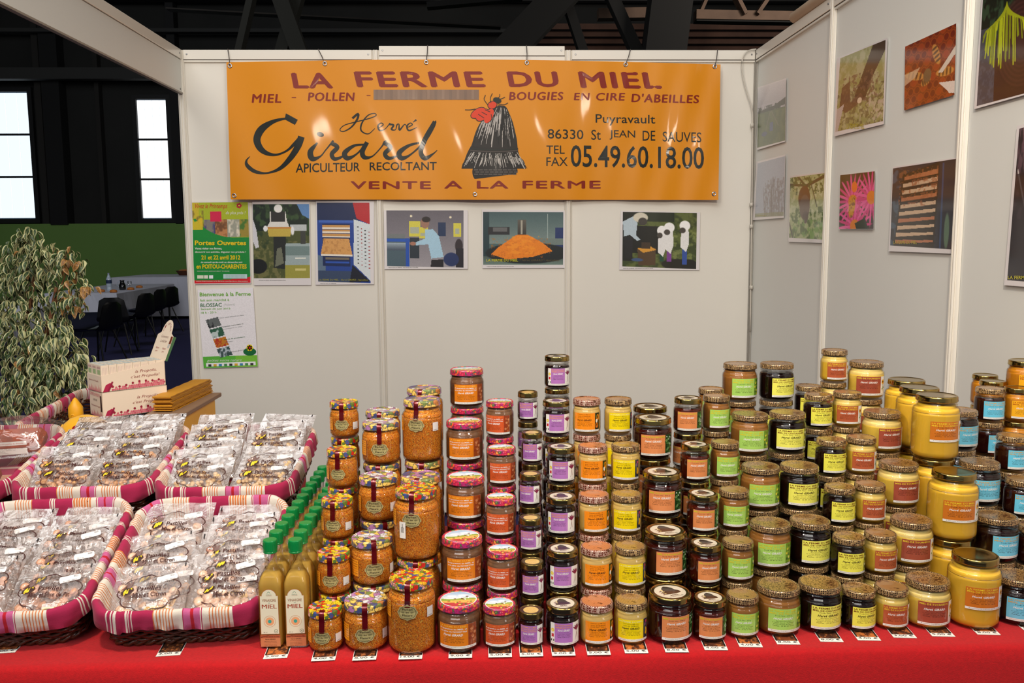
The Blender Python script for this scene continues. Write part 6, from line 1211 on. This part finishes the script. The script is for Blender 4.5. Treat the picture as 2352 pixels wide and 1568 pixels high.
# cartons
M_card = mat('cream_card', rough=.6, attr=True)
CRD = S(236, 218, 196); MAG = S(176, 30, 72)
L_, Dp, Hc = .207, .118, .083
def carton(z, top, lb):
    o = empty('display_carton', (corner.x, corner.y, z), 0.0, label=lb, cat='box', group='propolis display cartons'); o.rotation_euler = (0, 0, math.radians(44 if top else 42))
    b = MB(); w_ = .0015; hb = .08
    # long side cut on a slant, low end left
    zl = .052 if top else Hc; zr = .081 if top else Hc
    def wall(P): b.add([Vector(q) for q in P]+[Vector(q)+Vector(n_) for q in P], [(0, 1, 2, 3), (7, 6, 5, 4), (0, 4, 5, 1), (1, 5, 6, 2), (2, 6, 7, 3), (3, 7, 4, 0)], CRD)
    n_ = (0, w_, 0); wall([(0, 0, 0), (L_, 0, 0), (L_, 0, zr), (0, 0, zl)]); n_ = (0, -w_, 0); wall([(0, Dp, 0), (L_, Dp, 0), (L_, Dp, zr), (0, Dp, zl)])
    n_ = (w_, 0, 0); wall([(0, 0, 0), (0, Dp, 0), (0, Dp, zl), (0, 0, zl)]); n_ = (-w_, 0, 0); wall([(L_, 0, 0), (L_, Dp, 0), (L_, Dp, zr), (L_, 0, zr)])
    b.box((0, 0, 0), (L_, Dp, w_), CRD)
    if not top: b.box((0, 0, Hc-w_), (L_, Dp, Hc), CRD); b.box((-.0008, .004, .02), (.0005, .016, Hc-.012), S(60, 40, 35))
    b.build('carton_body', M_card, o)
    p = Print(lambda u, v, h: (u, -.0004-h, v), .0002)
    p.text('la Propolis,', .108, .048, .178, .060, S(150, 70, 62), 1, 0, .35); p.text("c'est Propolia!", .094, .032, .188, .044, S(150, 70, 62), 1, 0, .35)
    for i in range(24):
        x = .035+i*.0071; hh = .010+.010*i/24+.003*math.sin(i*1.7)
        for q in range(3): p.ell(x+(q % 2)*.0036, .0045+q*.0062, .0039, .0036, S(214, 108, 124) if (i+q) % 3 else S(200, 80, 104), 1, 6, .52) if .0045+q*.0062 < hh else None
        if i % 3 == 0: p.ell(x, hh+.0045, .0040, .0040, S(150, 20, 50), 2, 8)
    p.poly([(.004, .0), (.022, .0), (.036, .020), (.028, .028), (.014, .022)], MAG, 2); p.poly([(.018, .002), (.024, .001), (.038, .030), (.033, .032)], S(150, 16, 60), 3)
    p.mb.build('front_print', M_card, o)
    p = Print(lambda u, v, h: (-.0010-h, u, v), .0002)
    for i in range(10): x = .004+i*.0102; p.poly([(x, 0), (x+.008, 0), (x+.004, .018+.006*math.sin(i*2.1))], S(222, 130, 140), 1)
    p.text('Gommes de Propolis', .10, .030, .02, .037, S(150, 70, 80), 1)
    if not top: p.text('GOMMES DE PROPOLIS', .108, .066, .012, .076, S(214, 120, 130), 1); p.text('NATURE', .08, .050, .045, .057, S(120, 110, 100), 1)
    p.mb.build('end_print', M_card, o)
    if top:
        b0 = MB()
        for i in range(8):
            for j in range(3):
                b = MB(); x = .003+i*.0252; y = .003+j*.0374; b.box((x, y, .003), (x+.024, y+.036, .085), CRD); b.box((x+.003, y+.003, .0851), (x+.0215, y+.033, .0854), S(176, 184, 182)); b.box((x+.006, y+.006, .0855), (x+.012, y+.030, .0857), S(206, 212, 208))
                if j == 0:
                    for q in range(4): b.box((x+.004+q*.0045, y-.0002, .03), (x+.0055+q*.0045, y, .078), S(216, 190, 180))
                if i == 0: b.box((x-.0003, y+.006, .055), (x, y+.030, .070), S(170, 190, 140)); b.box((x-.0003, y+.004, .074), (x, y+.032, .080), S(206, 170, 160))
                b.build('packet', M_card, o)
        # raised lid with rounded crest, leaning back at the right end
        n = 14; hwd = Dp/2; P = [(0, 0), (Dp, 0), (Dp, .085)]+[(hwd+hwd*.62*math.cos(a), .095+.045*math.sin(a)) for a in [PI*i/n for i in range(n+1)]]+[(0, .085)]
        tl = .40; f3 = lambda u, v, h: (L_+v*math.sin(tl)-h*math.cos(tl), u, zr+v*math.cos(tl)+h*math.sin(tl))
        p = Print(f3, .0003); m_ = len(P); b = MB(); b.add([f3(u, v, 0) for u, v in P]+[f3(u, v, -.002) for u, v in P], [tuple(range(m_-1, -1, -1)), tuple(range(m_, 2*m_))]+[(i, (i+1) % m_, m_+(i+1) % m_, m_+i) for i in range(m_)], CRD); b.add([f3(0, 0, -.01), f3(0, .085, -.012), f3(0, .085, -.002), f3(0, 0, -.002)], [(0, 1, 2, 3)], S(70, 110, 70)); b.build('lid_flap', M_card, o)
        p.mb = MB()
        for i, ch_ in enumerate('PROPOLIS'):
            a = PI*(.88-.76*i/7); u = hwd-hwd*.48*math.cos(a); v = .090+.036*math.sin(a); p.text(ch_, Dp-u+.003-.0, v-.004, Dp-u-.004, v+.005, S(160, 90, 85), 1)
        p.text('Gommes', .085, .076, .03, .086, S(150, 120, 110), 1, 0, .2); p.text('à mâcher', .08, .060, .03, .070, S(150, 120, 110), 1, 0, .2)
        for x in (.085, .035): p.text('Nature', x+.012, .036, x-.014, .043, S(170, 80, 80), 1, 0, .2); p.text('pure', x+.008, .024, x-.008, .030, S(170, 80, 80), 1, 0, .2)
        p.rect(.012, .058, -.002, .084, S(110, 45, 25), 2); p.rect(.014, .044, .0, .057, S(190, 190, 185), 2); p.mb.build('lid_print', M_card, o)
    return o
corner = at(236, 945, 2.70); cz0 = at(236, 905, 2.70).z-Hc+.002
cz0 = at(236, 902, 2.70).z-Hc
carton(cz0, False, 'lower closed cream display carton with magenta honeycomb border'); carton(cz0+Hc+.001, True, 'upper open cream display carton full of small packets, lid raised')
# hive box with grey lid and a stack of wax foundation sheets
hx = at(440, 930, 3.0); t = empty('yellow_hive_box', (-1.025, 2.86, TZ+.001), 0, label='yellow painted wooden box with grey roof board behind the baskets', cat='box'); t.rotation_euler = (0, 0, -.0)
zt = .232
b = MB(); b.box((-.060, -.20, .0), (.040, .22, zt), bev=.003); b.build('box_body', mat('yellow_paint', S(242, 186, 40), rough=.5, noise=(8, .05)), t); b = MB(); b.box((-.068, -.24, zt), (.055, .25, zt+.014), bev=.002); b.build('roof_board', mat('grey_brown_board', S(140, 112, 88), rough=.6), t)
M_fnd = mat('wax_foundation', S(212, 150, 34), rough=.5, attr=True, bump=(700, .8))
rg = random.Random(2); sg = empty('wax_sheet_stack', (-1.043, 2.93, TZ+.001+.232+.0145), rot=(.0, 0, -.04), label='stack of yellow beeswax foundation sheets lying on the grey board', cat='wax sheets')
z = 0
for i in range(16):
    hh = .0032; dx, dy = rg.uniform(-.002, .003), rg.uniform(-.004, .012); b = MB(); n = 24
    P = [(-.030+dx, -.18+.36*k/n+dy, z+.0006*math.sin(k*1.4+i)) for k in range(n+1)]+[(.030+dx, -.18+.36*k/n+dy, z+.0006*math.sin(k*1.4+i)) for k in range(n+1)]; Q = P+[(x, y, q+hh*.8) for x, y, q in P]; m_ = n+1; F2 = []
    for k in range(n): F2 += [(k, k+1, m_+k+1, m_+k), (2*m_+k, 3*m_+k, 3*m_+k+1, 2*m_+k+1), (k, 2*m_+k, 2*m_+k+1, k+1), (m_+k, m_+k+1, 3*m_+k+1, 3*m_+k)]
    F2 += [(0, m_, 3*m_, 2*m_), (n, 2*m_+n, 3*m_+n, m_+n)]; b.add(Q, F2, S(214-(i % 3)*10, 150-(i % 3)*10, 30)); b.build('wax_sheet', M_fnd, sg); z += hh

# ------------------------------------------------------------------ variegated ficus
M_leaf = mat('variegated_leaf', rough=.45, attr=True, coat=.12); M_bark = mat('ficus_bark', S(128, 84, 52), rough=.8, noise=(40, .2))
def leaf_geo(seed):
    rg = random.Random(seed); L_ = .047; W_ = .0108; P = []; fs = []; cs = []; n = 7; cream = S(182, 180, 130); grn = S(44, 64, 32); mid = S(80, 96, 54)
    if seed == 5: L_ *= .85
    if seed == 5: cream, grn, mid = S(170, 128, 72), S(120, 84, 42), S(146, 106, 56)
    for i in range(n+1):
        t = i/n; w_ = W_*math.sin(PI*min(1, t**.8))**.9*(1 if t < .97 else 0)+.0003; droop = -.020*t*t; 
        for x in (-1, -.62, 0, .62, 1): P.append((x*w_, L_*t, droop+.55*abs(x)*w_+.0015*math.sin(t*9+seed)))
    for i in range(n):
        for k in range(4):
            fs.append((i*5+k, i*5+k+1, (i+1)*5+k+1, (i+1)*5+k)); edge = k in ((0, 3) if seed != 4 else (0,))
            cs.append(cream if edge or (seed == 3 and k == 1) else (grn if (i+k+seed) % 3 else mid))
    return P, fs, cs
LEAFM = []
for sd in (1, 2, 3, 4, 5):
    P, fs, cs = leaf_geo(sd); b = MB(); b.add(P, fs, cs); LEAFM.append(b.mesh('leaf', M_leaf, True))
fi = empty('variegated_ficus', (-2.08, 3.56, 0), label='bushy variegated ficus with cream edged leaves at the left', cat='plant')
b = MB(); b.lathe([(0, 0), (.13, 0), (.16, .24), (.17, .26), (.155, .27), (.14, .24), (0, .235)], 24); b.build('pot', mat('terracotta_pot', S(150, 88, 60), rough=.8), fi, smooth=True)
O = Vector((-2.08, 3.56, 0)); rg = random.Random(17); branches = []
def branch(p0, p1, r0, r1, sag=0):
    pts = [p0+(p1-p0)*(k/5)+Vector((0, 0, sag*math.sin(PI*k/5))) for k in range(6)]; bb = MB(); bb.tube([q-O for q in pts], [r0+(r1-r0)*k/5 for k in range(6)], 6); bb.build('stem', M_bark, fi, smooth=True); return pts
tr1 = branch(Vector((-2.1, 3.58, .24)), Vector((at(72, 600, 3.54).x, 3.56, 1.40)), .012, .007); tr2 = branch(Vector((-2.04, 3.52, .24)), Vector((at(128, 640, 3.47).x, 3.47, 1.34)), .011, .006, .0)
tips = []
# leafy masses: photograph centre x, y, depth, radius, leaves
MASS = [(30, 640, 3.35, .16, 150), (75, 600, 3.3, .12, 95), (60, 540, 3.35, .05, 26), (110, 590, 3.25, .07, 34), (165, 600, 3.2, .06, 34), (185, 660, 3.15, .055, 26), (140, 680, 3.25, .08, 40), (40, 720, 3.3, .15, 130), (110, 740, 3.25, .09, 50), (30, 800, 3.15, .15, 130), (80, 830, 3.05, .13, 120), (130, 800, 3.05, .11, 90), (150, 850, 3.0, .11, 100), (50, 900, 3.0, .14, 120), (110, 900, 2.98, .11, 80), (185, 830, 3.05, .05, 22), (5, 950, 2.98, .1, 50), (170, 700, 3.2, .05, 22), (150, 760, 3.2, .05, 24), (-60, 700, 3.4, .18, 70), (-60, 860, 3.2, .16, 60)]
LV = []
for mi, (px, py, Y, rr, nl) in enumerate(MASS):
    Y += .22; c = at(px, py, Y); src = (tr1 if px < 100 else tr2)[2 if py > 740 else 4]
    if mi % 2 == 0: branch(Vector(src), c, .005, .002, .03)
    for k in range(int(nl*1.45)):
        d = Vector((rg.gauss(0, 1), rg.gauss(0, 1), rg.gauss(0, .9))).normalized()*rr*(rg.random()**.4); pos = c+d*Vector((1, .8, 1.15)).length/1.7 if False else c+Vector((d.x, d.y*.8, d.z*1.1))
        out_ = Vector((d.x+rg.gauss(0, .03), d.y-.03+rg.gauss(0, .04), 0)); az = math.atan2(out_.y, out_.x)-PI/2; pit = -rg.uniform(.35, 1.25); sc = rg.uniform(.58, 1.0)
        brown = 1 if (px > 150 and py < 720 and rg.random() < .35) or rg.random() < .02 else 0
        LV.append((pos, (pit, rg.uniform(-.5, .5), az), sc, 4 if brown else rg.randrange(4)))
LV.sort(key=lambda q: q[0].y-.25*q[2]); Mo = None
for (pos, rot, sc, ty) in LV[:290]:
    o = put('leaf', LEAFM[ty], fi, pos-O, rot); o.scale = (sc, sc, sc)
b = MB(); geo = [leaf_geo(s_) for s_ in (1, 2, 3, 4, 5)]
for (pos, rot, sc, ty) in LV[290:]:
    Mx = Matrix.Translation(pos-O) @ __import__('mathutils').Euler(rot).to_matrix().to_4x4() @ Matrix.Scale(sc, 4); P, fs, cs = geo[ty]; b.add([Mx @ Vector(q) for q in P], fs, cs)
b.build('foliage', M_leaf, fi, smooth=True, kind='stuff')
